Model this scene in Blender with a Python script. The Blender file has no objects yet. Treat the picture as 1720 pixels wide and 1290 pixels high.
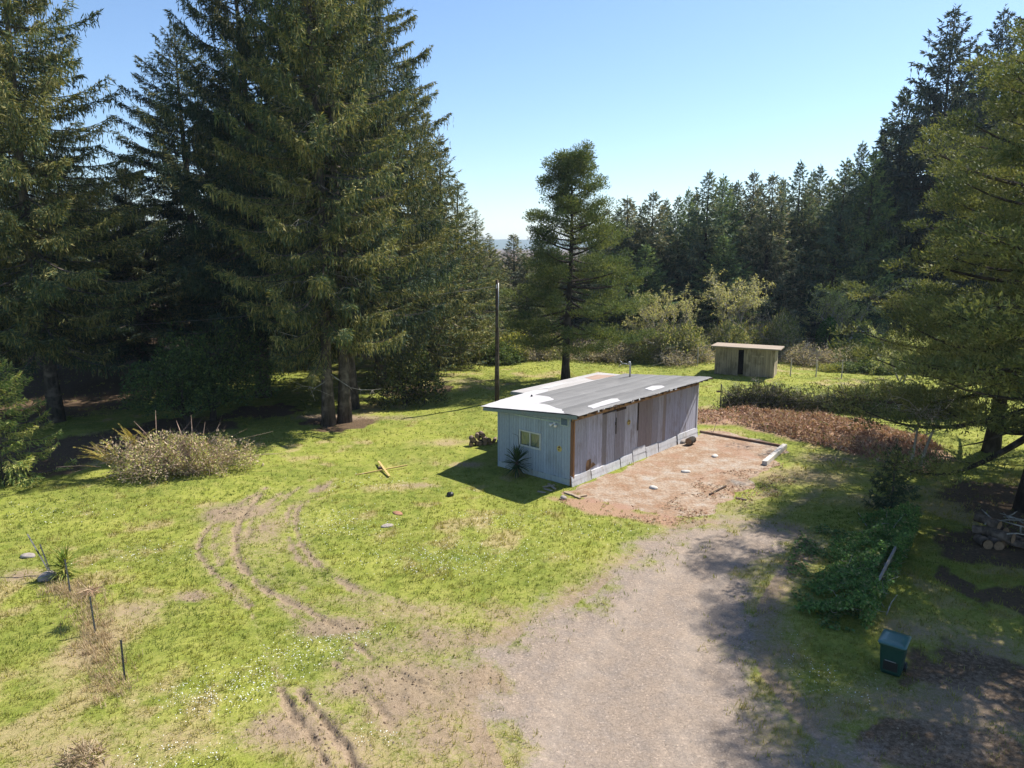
import bpy, math, random
import numpy as np
from mathutils import Vector, Matrix

SC = bpy.context.scene
COL = SC.collection
R = math.radians

# ------------------------------------------------------------------ camera, sky, sun, exposure
CAM_H, PITCH, FPX = 10.5, R(10.9), 1194.0          # photo is 1720 x 1290
cam = bpy.data.cameras.new('camera'); cam.sensor_width = 36.0
cam.lens = 36.0 * FPX / 1720.0
cam.clip_start = 0.1; cam.clip_end = 30000
cam_o = bpy.data.objects.new('camera', cam); COL.objects.link(cam_o)
cam_o.location = (0, 0, CAM_H); cam_o.rotation_euler = (R(90) - PITCH, 0, 0)
SC.camera = cam_o

SUN_AZ, SUN_EL = R(56), R(50)                       # azimuth clockwise from +Y
sun_dir = Vector((math.sin(SUN_AZ) * math.cos(SUN_EL), math.cos(SUN_AZ) * math.cos(SUN_EL), math.sin(SUN_EL)))
w = bpy.data.worlds.new('World'); SC.world = w; w.use_nodes = True
nt = w.node_tree; nt.nodes.clear()
sky = nt.nodes.new('ShaderNodeTexSky'); sky.sky_type = 'NISHITA'; sky.sun_disc = False
sky.sun_elevation = SUN_EL; sky.sun_rotation = SUN_AZ
sky.altitude = 100; sky.air_density = 1.0; sky.dust_density = 0.4; sky.ozone_density = 5.0
bg = nt.nodes.new('ShaderNodeBackground'); bg.inputs['Strength'].default_value = 0.096
wo = nt.nodes.new('ShaderNodeOutputWorld')
nt.links.new(sky.outputs[0], bg.inputs[0]); nt.links.new(bg.outputs[0], wo.inputs[0])
sl = bpy.data.lights.new('sun', 'SUN'); sl.energy = 5.0; sl.angle = R(0.53); sl.color = (1.0, 0.95, 0.87)
so = bpy.data.objects.new('sun', sl); COL.objects.link(so)
so.rotation_euler = sun_dir.to_track_quat('Z', 'Y').to_euler(); so.location = (20, 20, 60)
SC.view_settings.view_transform = 'Standard'; SC.view_settings.look = 'None'
SC.view_settings.gamma = 1.0; SC.view_settings.use_curve_mapping = False
SC.view_settings.exposure = 0.95
SC.cycles.use_denoising = True
SC.cycles.max_bounces = 6; SC.cycles.diffuse_bounces = 3; SC.cycles.glossy_bounces = 2
SC.cycles.transmission_bounces = 4; SC.cycles.transparent_max_bounces = 6

# ------------------------------------------------------------------ helpers
def G(px, py, z=0.0):
    """photo pixel -> point on the level z (things touch the ground there)"""
    x = (px - 860) / FPX; y = (py - 645) / FPX
    d = math.sin(PITCH) + y * math.cos(PITCH); f = math.cos(PITCH) - y * math.sin(PITCH)
    t = (CAM_H - z) / d
    return x * t, f * t
def ztop(py, D):
    """height of a thing that stands at distance D and whose tip shows at row py"""
    y = (py - 645) / FPX
    return CAM_H - D * (math.sin(PITCH) + y * math.cos(PITCH)) / (math.cos(PITCH) - y * math.sin(PITCH))
def lat(px, D, z=0.0):
    return (px - 860) / FPX * (D * math.cos(PITCH) + (CAM_H - z) * math.sin(PITCH))

_T = np.random.RandomState(7).rand(256, 256)
def vn(x, y, s=0):
    x = np.asarray(x, float) + s * 37.7; y = np.asarray(y, float) + s * 91.3
    xi = np.floor(x).astype(int); yi = np.floor(y).astype(int); fx = x - xi; fy = y - yi
    fx = fx * fx * (3 - 2 * fx); fy = fy * fy * (3 - 2 * fy)
    a = _T[xi & 255, yi & 255]; b = _T[(xi + 1) & 255, yi & 255]; c = _T[xi & 255, (yi + 1) & 255]; d = _T[(xi + 1) & 255, (yi + 1) & 255]
    return (a * (1 - fx) + b * fx) * (1 - fy) + (c * (1 - fx) + d * fx) * fy
def fbm(x, y, o=4, s=0):
    r = 0; a = .5; t = 0
    for i in range(o):
        r = r + a * vn(x * 2 ** i, y * 2 ** i, s + i); t += a; a *= .5
    return r / t
def sstep(a, b, x):
    t = np.clip((x - a) / (b - a), 0, 1); return t * t * (3 - 2 * t)
def in_poly(x, y, poly):
    inside = np.zeros(np.shape(x), bool); n = len(poly)
    for i in range(n):
        x1, y1 = poly[i]; x2, y2 = poly[(i + 1) % n]
        c = ((y1 > y) != (y2 > y)) & (x < (x2 - x1) * (y - y1) / (y2 - y1 + 1e-12) + x1)
        inside ^= c
    return inside
def d_line(x, y, pts):
    d = np.full(np.shape(x), 1e9)
    for (x1, y1), (x2, y2) in zip(pts[:-1], pts[1:]):
        dx, dy = x2 - x1, y2 - y1; L = dx * dx + dy * dy + 1e-9
        t = np.clip(((x - x1) * dx + (y - y1) * dy) / L, 0, 1)
        d = np.minimum(d, np.hypot(x - x1 - t * dx, y - y1 - t * dy))
    return d
def sd_poly(x, y, poly):
    d = d_line(x, y, list(poly) + [poly[0]])
    return np.where(in_poly(x, y, poly), -d, d)
def gp(*pts): return [G(*p) for p in pts]
def smooth_line(pts, n=8):
    P = np.array([pts[0]] + list(pts) + [pts[-1]], float); out = []
    for i in range(1, len(P) - 2):
        for k in range(n):
            t = k / n
            out.append(tuple(.5 * ((2 * P[i]) + (-P[i - 1] + P[i + 1]) * t + (2 * P[i - 1] - 5 * P[i] + 4 * P[i + 1] - P[i + 2]) * t * t + (-P[i - 1] + 3 * P[i] - 3 * P[i + 1] + P[i + 2]) * t ** 3)))
    out.append(tuple(P[-2])); return out

def mk_mesh(name, V, F4=None, F3=None, col=None, smooth=False):
    V = np.asarray(V, np.float32).reshape(-1, 3)
    F4 = np.zeros((0, 4), np.int32) if F4 is None else np.asarray(F4, np.int32).reshape(-1, 4)
    F3 = np.zeros((0, 3), np.int32) if F3 is None else np.asarray(F3, np.int32).reshape(-1, 3)
    me = bpy.data.meshes.new(name)
    me.vertices.add(len(V)); me.vertices.foreach_set('co', V.ravel())
    nl = F4.size + F3.size
    me.loops.add(nl); me.loops.foreach_set('vertex_index', np.concatenate([F4.ravel(), F3.ravel()]))
    me.polygons.add(len(F4) + len(F3))
    ls = np.concatenate([np.arange(len(F4)) * 4, F4.size + np.arange(len(F3)) * 3]).astype(np.int32)
    me.polygons.foreach_set('loop_start', ls)
    me.polygons.foreach_set('use_smooth', np.full(len(ls), bool(smooth)))
    me.update(calc_edges=True)
    if col is not None:
        col = np.asarray(col, np.float32).reshape(len(V), -1)
        if col.shape[1] == 3: col = np.hstack([col, np.ones((len(V), 1), np.float32)])
        a = me.color_attributes.new('Col', 'FLOAT_COLOR', 'POINT'); a.data.foreach_set('color', col.ravel())
    return me

class MB:
    """collects quads and triangles (with point colours) for ONE mesh object"""
    def __init__(s): s.V = []; s.Q = []; s.T = []; s.C = []; s.n = 0
    def add(s, V, Q=None, T=None, c=(1, 1, 1)):
        V = np.asarray(V, float).reshape(-1, 3); k = len(V)
        c = np.asarray(c, float)
        if c.ndim == 1: c = np.tile(c, (k, 1))
        s.V.append(V); s.C.append(c)
        if Q is not None and len(Q): s.Q.append(np.asarray(Q, int).reshape(-1, 4) + s.n)
        if T is not None and len(T): s.T.append(np.asarray(T, int).reshape(-1, 3) + s.n)
        s.n += k; return s
    def quads(s, V, c):               # V (N,4,3), c (N,3)
        N = len(V)
        if N == 0: return s
        return s.add(V.reshape(-1, 3), Q=np.arange(N * 4).reshape(-1, 4), c=np.repeat(c, 4, 0))
    def tris(s, V, c):
        N = len(V)
        if N == 0: return s
        return s.add(V.reshape(-1, 3), T=np.arange(N * 3).reshape(-1, 3), c=np.repeat(c, 3, 0))
    def box(s, a, b, c=(1, 1, 1)):
        (x0, y0, z0), (x1, y1, z1) = a, b
        V = [(x0, y0, z0), (x1, y0, z0), (x1, y1, z0), (x0, y1, z0), (x0, y0, z1), (x1, y0, z1), (x1, y1, z1), (x0, y1, z1)]
        return s.hexa(V, c)
    def hexa(s, V, c=(1, 1, 1)):
        return s.add(V, Q=[(3, 2, 1, 0), (4, 5, 6, 7), (0, 1, 5, 4), (1, 2, 6, 5), (2, 3, 7, 6), (3, 0, 4, 7)], c=c)
    def bar(s, p, q, wd, ht, c=(1, 1, 1), up=(0, 0, 1)):
        p = Vector(p); q = Vector(q); d = (q - p).normalized(); u = Vector(up)
        sd = d.cross(u)
        if sd.length < 1e-4: sd = d.cross(Vector((1, 0, 0)))
        sd.normalize(); u = sd.cross(d).normalized(); sd = sd * wd / 2; u = u * ht / 2
        V = [p - sd - u, p + sd - u, p + sd + u, p - sd + u, q - sd - u, q + sd - u, q + sd + u, q - sd + u]
        V = [V[i] for i in (0, 1, 5, 4, 3, 2, 6, 7)]
        return s.hexa([tuple(v) for v in V], c)
    def tube(s, P, rad, k=6, c=(1, 1, 1), cap=True):
        P = np.asarray(P, float); n = len(P); rad = np.broadcast_to(np.asarray(rad, float), (n,))
        T = np.gradient(P, axis=0); T /= np.linalg.norm(T, axis=1)[:, None] + 1e-9
        ref = np.array([1.0, 0, 0]) if abs(T[0][0]) < .8 else np.array([0, 1.0, 0])
        A = np.cross(T, ref); A /= np.linalg.norm(A, axis=1)[:, None] + 1e-9; B = np.cross(T, A)
        th = np.arange(k) * 2 * math.pi / k
        V = P[:, None] + rad[:, None, None] * (A[:, None] * np.cos(th)[None, :, None] + B[:, None] * np.sin(th)[None, :, None])
        Q = [(i * k + j, i * k + (j + 1) % k, (i + 1) * k + (j + 1) % k, (i + 1) * k + j) for i in range(n - 1) for j in range(k)]
        V = V.reshape(-1, 3); Tr = []
        if cap:
            V = np.vstack([V, P[0], P[-1]])
            Tr = [(n * k, (j + 1) % k, j) for j in range(k)] + [(n * k + 1, (n - 1) * k + j, (n - 1) * k + (j + 1) % k) for j in range(k)]
        return s.add(V, Q=Q, T=Tr, c=c)
    def mesh(s, name, smooth=False):
        return mk_mesh(name, np.vstack(s.V), np.vstack(s.Q) if s.Q else None, np.vstack(s.T) if s.T else None, np.vstack(s.C), smooth)
    def obj(s, name, m, parent=None, smooth=False):
        return put(name, s.mesh(name, smooth), m, parent)

def put(name, me, m, parent=None):
    o = bpy.data.objects.new(name, me); COL.objects.link(o)
    if m is not None and not me.materials: me.materials.append(m)
    o.parent = parent; return o
def tag(o, label, cat, group=None):
    o['label'] = label; o['category'] = cat
    if group: o['group'] = group
    return o
def thing(name, label, cat, loc=(0, 0, 0), rz=0.0, group=None):
    o = bpy.data.objects.new(name, None); COL.objects.link(o); o.empty_display_size = .3
    o.location = loc; o.rotation_euler = (0, 0, rz); return tag(o, label, cat, group)
def copy_tree(root, loc, rz=0.0, scale=(1, 1, 1), label=None, group=None):
    r = root.copy(); COL.objects.link(r); r.location = loc; r.rotation_euler = (0, 0, rz); r.scale = scale
    if label: r['label'] = label
    if group: r['group'] = group
    for ch in root.children:
        c = ch.copy(); COL.objects.link(c); c.parent = r
        for g in ch.children:
            d = g.copy(); COL.objects.link(d); d.parent = c
    return r

# ------------------------------------------------------------------ materials
def newmat(name):
    m = bpy.data.materials.new(name); m.use_nodes = True; n = m.node_tree; n.nodes.clear()
    out = n.nodes.new('ShaderNodeOutputMaterial'); return m, n, out
class NG:
    """small node helper"""
    def __init__(s, nt): s.t = nt
    def n(s, typ, **kw):
        x = s.t.nodes.new(typ)
        for k, v in kw.items(): setattr(x, k, v)
        return x
    def l(s, a, b): s.t.links.new(a, b)
    def coord(s): return s.n('ShaderNodeTexCoord').outputs['Object']
    def noise(s, scale, detail=4, rough=.55, vec=None, stretch=None):
        x = s.n('ShaderNodeTexNoise'); x.inputs['Scale'].default_value = scale; x.inputs['Detail'].default_value = detail; x.inputs['Roughness'].default_value = rough
        v = vec if vec is not None else s.coord()
        if stretch:
            mp = s.n('ShaderNodeMapping'); mp.inputs['Scale'].default_value = stretch; s.l(v, mp.inputs[0]); v = mp.outputs[0]
        s.l(v, x.inputs['Vector']); return x.outputs['Fac']
    def ramp(s, fac, stops):
        x = s.n('ShaderNodeValToRGB'); e = x.color_ramp.elements
        while len(e) < len(stops): e.new(.5)
        for el, (p, c) in zip(e, stops): el.position = p; el.color = (*c, 1) if len(c) == 3 else c
        s.l(fac, x.inputs[0]); return x.outputs[0]
    def mix(s, fac, a, b, bt='MIX'):
        x = s.n('ShaderNodeMix', data_type='RGBA', blend_type=bt)
        for sock, v in ((x.inputs[0], fac), (x.inputs[6], a), (x.inputs[7], b)):
            if isinstance(v, (int, float)): sock.default_value = v
            elif isinstance(v, tuple): sock.default_value = (*v, 1) if len(v) == 3 else v
            else: s.l(v, sock)
        return x.outputs[2]
    def math(s, op, a, b=None, clamp=False):
        x = s.n('ShaderNodeMath', operation=op); x.use_clamp = clamp
        for i, v in enumerate((a, b)):
            if v is None: continue
            if isinstance(v, (int, float)): x.inputs[i].default_value = v
            else: s.l(v, x.inputs[i])
        return x.outputs[0]
    def bump(s, h, strength=.4, dist=.03):
        x = s.n('ShaderNodeBump'); x.inputs['Strength'].default_value = strength; x.inputs['Distance'].default_value = dist
        s.l(h, x.inputs['Height']); return x.outputs[0]
    def smap(s, v, a, b):
        x = s.n('ShaderNodeMapRange', interpolation_type='SMOOTHSTEP'); s.l(v, x.inputs[0])
        x.inputs[1].default_value = a; x.inputs[2].default_value = b; return x.outputs[0]
    def bsdf(s, out, col, rough=.8, spec=.3, normal=None, metal=0):
        b = s.n('ShaderNodeBsdfPrincipled'); b.inputs['Roughness'].default_value = rough; b.inputs['Specular IOR Level'].default_value = spec; b.inputs['Metallic'].default_value = metal
        if isinstance(col, tuple): b.inputs['Base Color'].default_value = (*col, 1)
        else: s.l(col, b.inputs['Base Color'])
        if normal is not None: s.l(normal, b.inputs['Normal'])
        s.l(b.outputs[0], out.inputs[0]); return b

def foliage_mat(name, transl=.3, gloss=.35, rough=.55, gain=1.0):
    m, t, out = newmat(name); g = NG(t)
    a = g.n('ShaderNodeVertexColor', layer_name='Col').outputs[0]
    if gain != 1.0: a = g.mix(1.0, a, (gain, gain, gain), 'MULTIPLY')
    p = g.n('ShaderNodeBsdfPrincipled'); p.inputs['Roughness'].default_value = rough; p.inputs['Specular IOR Level'].default_value = gloss
    g.l(a, p.inputs['Base Color'])
    tr = g.n('ShaderNodeBsdfTranslucent'); g.l(g.mix(1.0, a, (1.15, 1.12, .6), 'MULTIPLY'), tr.inputs[0])
    mx = g.n('ShaderNodeMixShader'); mx.inputs[0].default_value = transl
    g.l(p.outputs[0], mx.inputs[1]); g.l(tr.outputs[0], mx.inputs[2]); g.l(mx.outputs[0], out.inputs[0]); return m
M_NEEDLE = foliage_mat('needles', .25, .10, .65, 1.75)
M_LEAF = foliage_mat('leaves', .32, .12, .6, 1.3)
M_GRASS = foliage_mat('grass_blades', .4, .2, .6)
M_DRY = foliage_mat('dry_foliage', .2, .1, .8)

def bark_mat(name, c1, c2, scale=6):
    m, t, out = newmat(name); g = NG(t)
    n = g.noise(scale, 5, .65, stretch=(1, 1, .22)); n2 = g.noise(scale * .3, 3)
    c = g.mix(g.smap(n2, .45, .7), g.ramp(n, [(.3, c1), (.7, c2)]), tuple(x * 1.5 for x in c2))
    g.bsdf(out, c, .9, .1, g.bump(n, .8, .05)); return m
M_BARK = bark_mat('spruce_bark', (.035, .03, .026), (.12, .10, .085))
M_BARK_D = bark_mat('dark_bark', (.02, .017, .014), (.06, .05, .042))
M_TWIG = bark_mat('grey_twig', (.16, .14, .11), (.34, .31, .26), 9)
M_POLE = bark_mat('creosoted_pole', (.03, .022, .017), (.09, .07, .055), 5)
M_LOG = bark_mat('log_bark', (.05, .037, .027), (.16, .12, .09), 9)

def wood_mat(name, base, stain, bare, amount=.5, rough=.85, streak=14):
    """weathered painted boards: vertical streaks of stain and bare wood on Col-tinted paint"""
    m, t, out = newmat(name); g = NG(t)
    a = g.n('ShaderNodeVertexColor', layer_name='Col').outputs[0]
    co = g.coord()
    n1 = g.noise(streak, 5, .6, co, (1, 1, .07)); n2 = g.noise(1.3, 5, .65, co, (1, 1, .55)); n3 = g.noise(45, 3, .6, co, (1, 1, .12))
    c = g.mix(1.0, base, a, 'MULTIPLY')
    c = g.mix(g.math('MULTIPLY', g.smap(n1, .48, .72), amount), c, stain)
    f = g.math('MULTIPLY', g.smap(g.math('ADD', n2, g.math('MULTIPLY', n1, .35)), .78 - .22 * amount, .95 - .2 * amount), min(1, amount * 1.3))
    c = g.mix(f, c, bare)
    c = g.mix(.35, c, g.ramp(n3, [(.3, (.55, .55, .55)), (.7, (1.25, 1.25, 1.25))]), 'MULTIPLY')
    g.bsdf(out, c, rough, .2, g.bump(n3, .35, .01)); return m
M_BLUE = wood_mat('faded_blue_paint', (.32, .375, .42), (.24, .28, .31), (.22, .25, .25), .35)
M_SIDE = wood_mat('weathered_lilac_grey_boards', (.45, .455, .51), (.24, .22, .225), (.29, .26, .25), .52)
M_SKIRT = wood_mat('skirting_lit_tone', (.56, .56, .58), (.36, .35, .36), (.38, .35, .32), .5)  # pale paint brightened for the sunlight that falls on the skirting
M_TRIM = wood_mat('pale_trim', (.36, .40, .38), (.22, .24, .22), (.25, .22, .18), .4)
M_RAWWOOD = wood_mat('raw_lumber', (.40, .25, .13), (.17, .09, .05), (.09, .055, .04), .6)
M_DARKWOOD = wood_mat('rotten_rafter', (.11, .075, .055), (.045, .03, .025), (.2, .15, .12), .5)
M_GREYWOOD = wood_mat('grey_driftwood', (.42, .39, .35), (.2, .17, .15), (.28, .23, .19), .5)
M_FAR = wood_mat('far_shed_boards', (.34, .285, .205), (.16, .12, .08), (.17, .14, .09), .7, streak=9)

def simple(name, col, rough=.6, spec=.4, var=.25, scale=8, metal=0, bump=.0):
    m, t, out = newmat(name); g = NG(t); n = g.noise(scale, 5, .6)
    c = g.mix(1.0, col, g.ramp(n, [(.25, (1 - var,) * 3), (.75, (1 + var,) * 3)]), 'MULTIPLY')
    g.bsdf(out, c, rough, spec, g.bump(n, bump, .02) if bump else None, metal); return m
M_ROOF = None
def roof_mat(name, c1, c2, c3):
    m, t, out = newmat(name); g = NG(t); co = g.coord()
    n1 = g.noise(2.2, 6, .65, co, (.16, 1.4, 1)); n2 = g.noise(60, 3, .6, co); n3 = g.noise(.7, 4, .6, co)
    c = g.ramp(n1, [(.25, c1), (.55, c2), (.8, c3)])
    c = g.mix(1.0, c, g.n('ShaderNodeVertexColor', layer_name='Col').outputs[0], 'MULTIPLY')
    c = g.mix(.5, c, g.ramp(n2, [(.3, (.7,) * 3), (.7, (1.25,) * 3)]), 'MULTIPLY')
    c = g.mix(g.math('MULTIPLY', g.smap(n3, .5, .75), .45), c, c3)
    g.bsdf(out, c, .92, .15, g.bump(n2, .3, .01)); return m
M_ROOF = roof_mat('mineral_roll_roofing', (.15, .148, .148), (.195, .192, .19), (.26, .252, .245))
M_ROOF2 = roof_mat('pale_roll_roofing', (.30, .285, .27), (.38, .36, .35), (.47, .45, .44))
M_WHITEROOF = roof_mat('bleached_roof_coating', (.36, .345, .35), (.46, .445, .45), (.54, .53, .535))
M_RUST = roof_mat('rusty_roof_patch', (.27, .19, .15), (.34, .24, .19), (.38, .30, .25))
M_FARROOF = roof_mat('brown_tin_roof', (.24, .195, .15), (.32, .26, .205), (.39, .33, .27))
M_METAL = simple('galvanised_pipe', (.42, .43, .44), .45, .5, .2, 12, .7)
M_POST = simple('steel_t_post', (.05, .055, .05), .6, .4, .5, 14)
M_STONE = simple('pale_concrete_lump', (.50, .47, .43), .9, .2, .3, 9, 0, .6)
M_ROCK = simple('field_rock', (.30, .26, .23), .95, .2, .4, 6, 0, .8)
M_BLACK = simple('black_plastic', (.012, .012, .013), .45, .5, .3, 9)
M_BIN = simple('dark_green_plastic', (.012, .055, .042), .42, .5, .12, 5)
M_BINLID = simple('blue_green_lid_plastic', (.035, .115, .11), .3, .55, .1, 5)
M_YELLOW = simple('yellowed_lumber', (.46, .33, .13), .8, .2, .3, 8)
M_SIGN = simple('yellow_sign_paint', (.50, .40, .13), .7, .3, .25, 12)
M_SIGNMARK = simple('brown_sign_mark', (.16, .10, .05), .8, .2, .2, 12)
M_CURTAIN = simple('pale_green_curtain', (.33, .37, .31), .9, .1, .15, 7)
M_WHITE = simple('white_enamel', (.72, .73, .74), .4, .5, .06, 6)
M_WFRAME = simple('cream_window_frame', (.46, .48, .44), .5, .4, .1, 8)
M_CUT = simple('cut_wood_end', (.26, .17, .10), .9, .1, .3, 12)
M_WIRE = simple('grey_wire', (.10, .10, .10), .5, .5, .1, 5)
M_DARK = simple('dark_interior', (.015, .013, .011), .95, .05, .2, 3)  # near-black colour standing in for the shade indoors
def glass_mat():
    m, t, out = newmat('window_glass'); g = NG(t)
    gl = g.n('ShaderNodeBsdfGlossy'); gl.inputs['Roughness'].default_value = .05
    tr = g.n('ShaderNodeBsdfTransparent'); tr.inputs[0].default_value = (.82, .87, .8, 1)
    fr = g.n('ShaderNodeFresnel'); fr.inputs[0].default_value = 1.5
    mx = g.n('ShaderNodeMixShader'); g.l(g.math('ADD', fr.outputs[0], .06), mx.inputs[0]); g.l(tr.outputs[0], mx.inputs[1]); g.l(gl.outputs[0], mx.inputs[2]); g.l(mx.outputs[0], out.inputs[0])
    return m
M_GLASS = glass_mat()

# ------------------------------------------------------------------ ground: masks and heights in metres
SHED_C = np.array(G(959, 817)); SHED_F = np.array(G(1168, 733))
SU = SHED_F - SHED_C; SL = float(np.linalg.norm(SU)); SU = SU / SL; SN = np.array([SU[1], -SU[0]])
SW = 4.45
drive = smooth_line(gp((840, 1400), (835, 1290), (800, 1210), (806, 1130), (850, 1075), (920, 1030), (1000, 990), (1075, 935), (1130, 895), (1200, 878), (1300, 885), (1345, 905), (1330, 950), (1290, 1010), (1275, 1090), (1330, 1180), (1440, 1290), (1500, 1400)), 5)
pad = gp((958, 828), (1168, 731), (1185, 718), (1240, 728), (1318, 752), (1290, 790), (1235, 828), (1185, 862), (1125, 868), (1040, 852))
berm = gp((1168, 690), (1240, 694), (1330, 698), (1440, 712), (1560, 742), (1600, 775), (1550, 800), (1480, 778), (1380, 752), (1300, 730), (1230, 714), (1172, 712))
redtip = gp((930, 838), (1010, 842), (1090, 862), (1150, 872), (1130, 884), (1000, 866))
ruts = [  # (pixels, half width m, depth m, strength of bare soil)
    ([(448, 818), (400, 848), (352, 885), (333, 920), (345, 950), (385, 985), (418, 1018)], .08, .035, .75),
    ([(440, 826), (408, 866), (396, 905), (402, 945), (428, 975), (472, 1006), (528, 1032), (562, 1052), (605, 1090), (665, 1132), (760, 1165)], .08, .045, .85),
    ([(432, 834), (372, 880), (358, 915), (370, 950)], .10, .015, .62),
    ([(470, 826), (428, 868), (418, 905), (425, 940), (470, 980)], .10, .02, .66),
    ([(500, 815), (452, 858), (440, 900), (460, 945), (512, 990)], .09, .015, .62),
    ([(556, 806), (506, 845), (497, 880), (510, 922), (545, 958), (592, 988)], .09, .025, .75),
    ([(536, 812), (490, 850), (482, 890), (500, 935), (545, 975)], .08, .02, .7),
    ([(590, 990), (660, 1010), (720, 1040)], .10, .01, .5),
    ([(415, 950), (450, 1000), (520, 1050), (580, 1100), (640, 1160), (690, 1230)], .09, .01, .6),
    ([(470, 1000), (540, 1045), (610, 1100), (700, 1160), (780, 1200)], .09, .01, .62),
    ([(418, 1020), (440, 1080), (470, 1140)], .05, .01, .45),
    ([(470, 1162), (500, 1208), (545, 1278), (580, 1340)], .09, .06, .85),
    ([(505, 1166), (553, 1222), (596, 1290), (630, 1350)], .09, .06, .85),
    ([(560, 1120), (622, 1172), (660, 1220)], .10, .05, .9),
    ([(660, 1130), (720, 1180), (790, 1290)], .12, .015, .6),
    ([(905, 1300), (960, 1150), (1060, 1020), (1160, 930), (1230, 860), (1300, 820)], .22, .02, .5),
    ([(1150, 1300), (1150, 1150), (1180, 1030), (1240, 930), (1290, 880), (1380, 820)], .22, .02, .5),
]
ruts = [(smooth_line(gp(*p)), a, b, c) for p, a, b, c in ruts]
patches = [  # bare or straw-coloured ground: px, py, radius x m, radius y m, dirt, dry
    (398, 862, 1.5, 1.2, 1.1, .2), (430, 905, 2.2, 2.2, .5, .6), (560, 1055, 1.2, .6, .9, .3), (520, 870, 1.5, 2.0, .2, .4), (610, 1010, 1.8, .6, .4, .6),
    (690, 1030, 2.4, .9, .35, .7), (760, 1080, 2.2, 1.2, .55, .5), (900, 1035, 2.6, .7, .45, .6), (700, 1150, 2.2, 1.6, .75, .5), (640, 1090, 1.2, 1.0, .5, .5), (780, 1150, 1.5, 1.5, .75, .4), (470, 880, 2.2, 2.6, .38, .5),
    (500, 1220, 1.5, 1.0, .65, .9), (590, 1160, 1.1, .8, .6, .6), (590, 1260, 1.3, .8, .35, .9), (740, 1240, 1.5, 1.0, .5, .5),
    (230, 1030, 1.3, .9, .45, .9), (320, 1005, .8, .5, .55, .7), (160, 1080, .9, 2.0, .35, 1.), (30, 965, 1.5, .7, .5, .7), (200, 1250, 3.0, .9, .25, .8),
    (700, 775, 2.5, 1.0, .15, .5), (760, 740, 2.2, .9, .3, .8), (700, 812, 1.2, .5, .4, .6), (770, 640, 2.4, 1.5, .5, .5), (790, 780, 1., .6, .5, .6),
    (1250, 850, 2.2, 1.3, .4, .5), (1360, 800, 3.2, 2.0, .3, .8), (1400, 770, 2.5, 1.4, .45, .6), (1290, 905, 2.5, .8, .4, .7), (1180, 700, 2., 1.6, .6, .4),
    (1450, 840, 2.2, 1.2, .25, .7), (1650, 1200, 3.2, 2.2, .55, .8), (1560, 1060, 1.6, .7, .4, .9), (1620, 930, 1.5, .9, .2, .7), (1640, 1080, 1.6, 1.6, .45, .7), (1500, 1260, 3.0, 1.0, .5, .6),
    (150, 1290, 2.0, .7, .4, .8), (560, 700, 2.5, 1.2, .8, .2), (650, 700, 3.0, .8, .6, .3), (1230, 870, 1.2, 2.2, .5, .3)]
patches = [(*G(a, b), c, d, e, f) for a, b, c, d, e, f in patches]
TREE_SPOTS = []       # filled by hand: needle litter grows under these (x, y, radius)
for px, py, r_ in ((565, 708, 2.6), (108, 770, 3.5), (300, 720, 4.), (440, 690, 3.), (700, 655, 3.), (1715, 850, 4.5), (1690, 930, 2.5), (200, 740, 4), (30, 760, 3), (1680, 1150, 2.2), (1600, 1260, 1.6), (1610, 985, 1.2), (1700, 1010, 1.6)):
    TREE_SPOTS.append((*G(px, py), r_))

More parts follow.
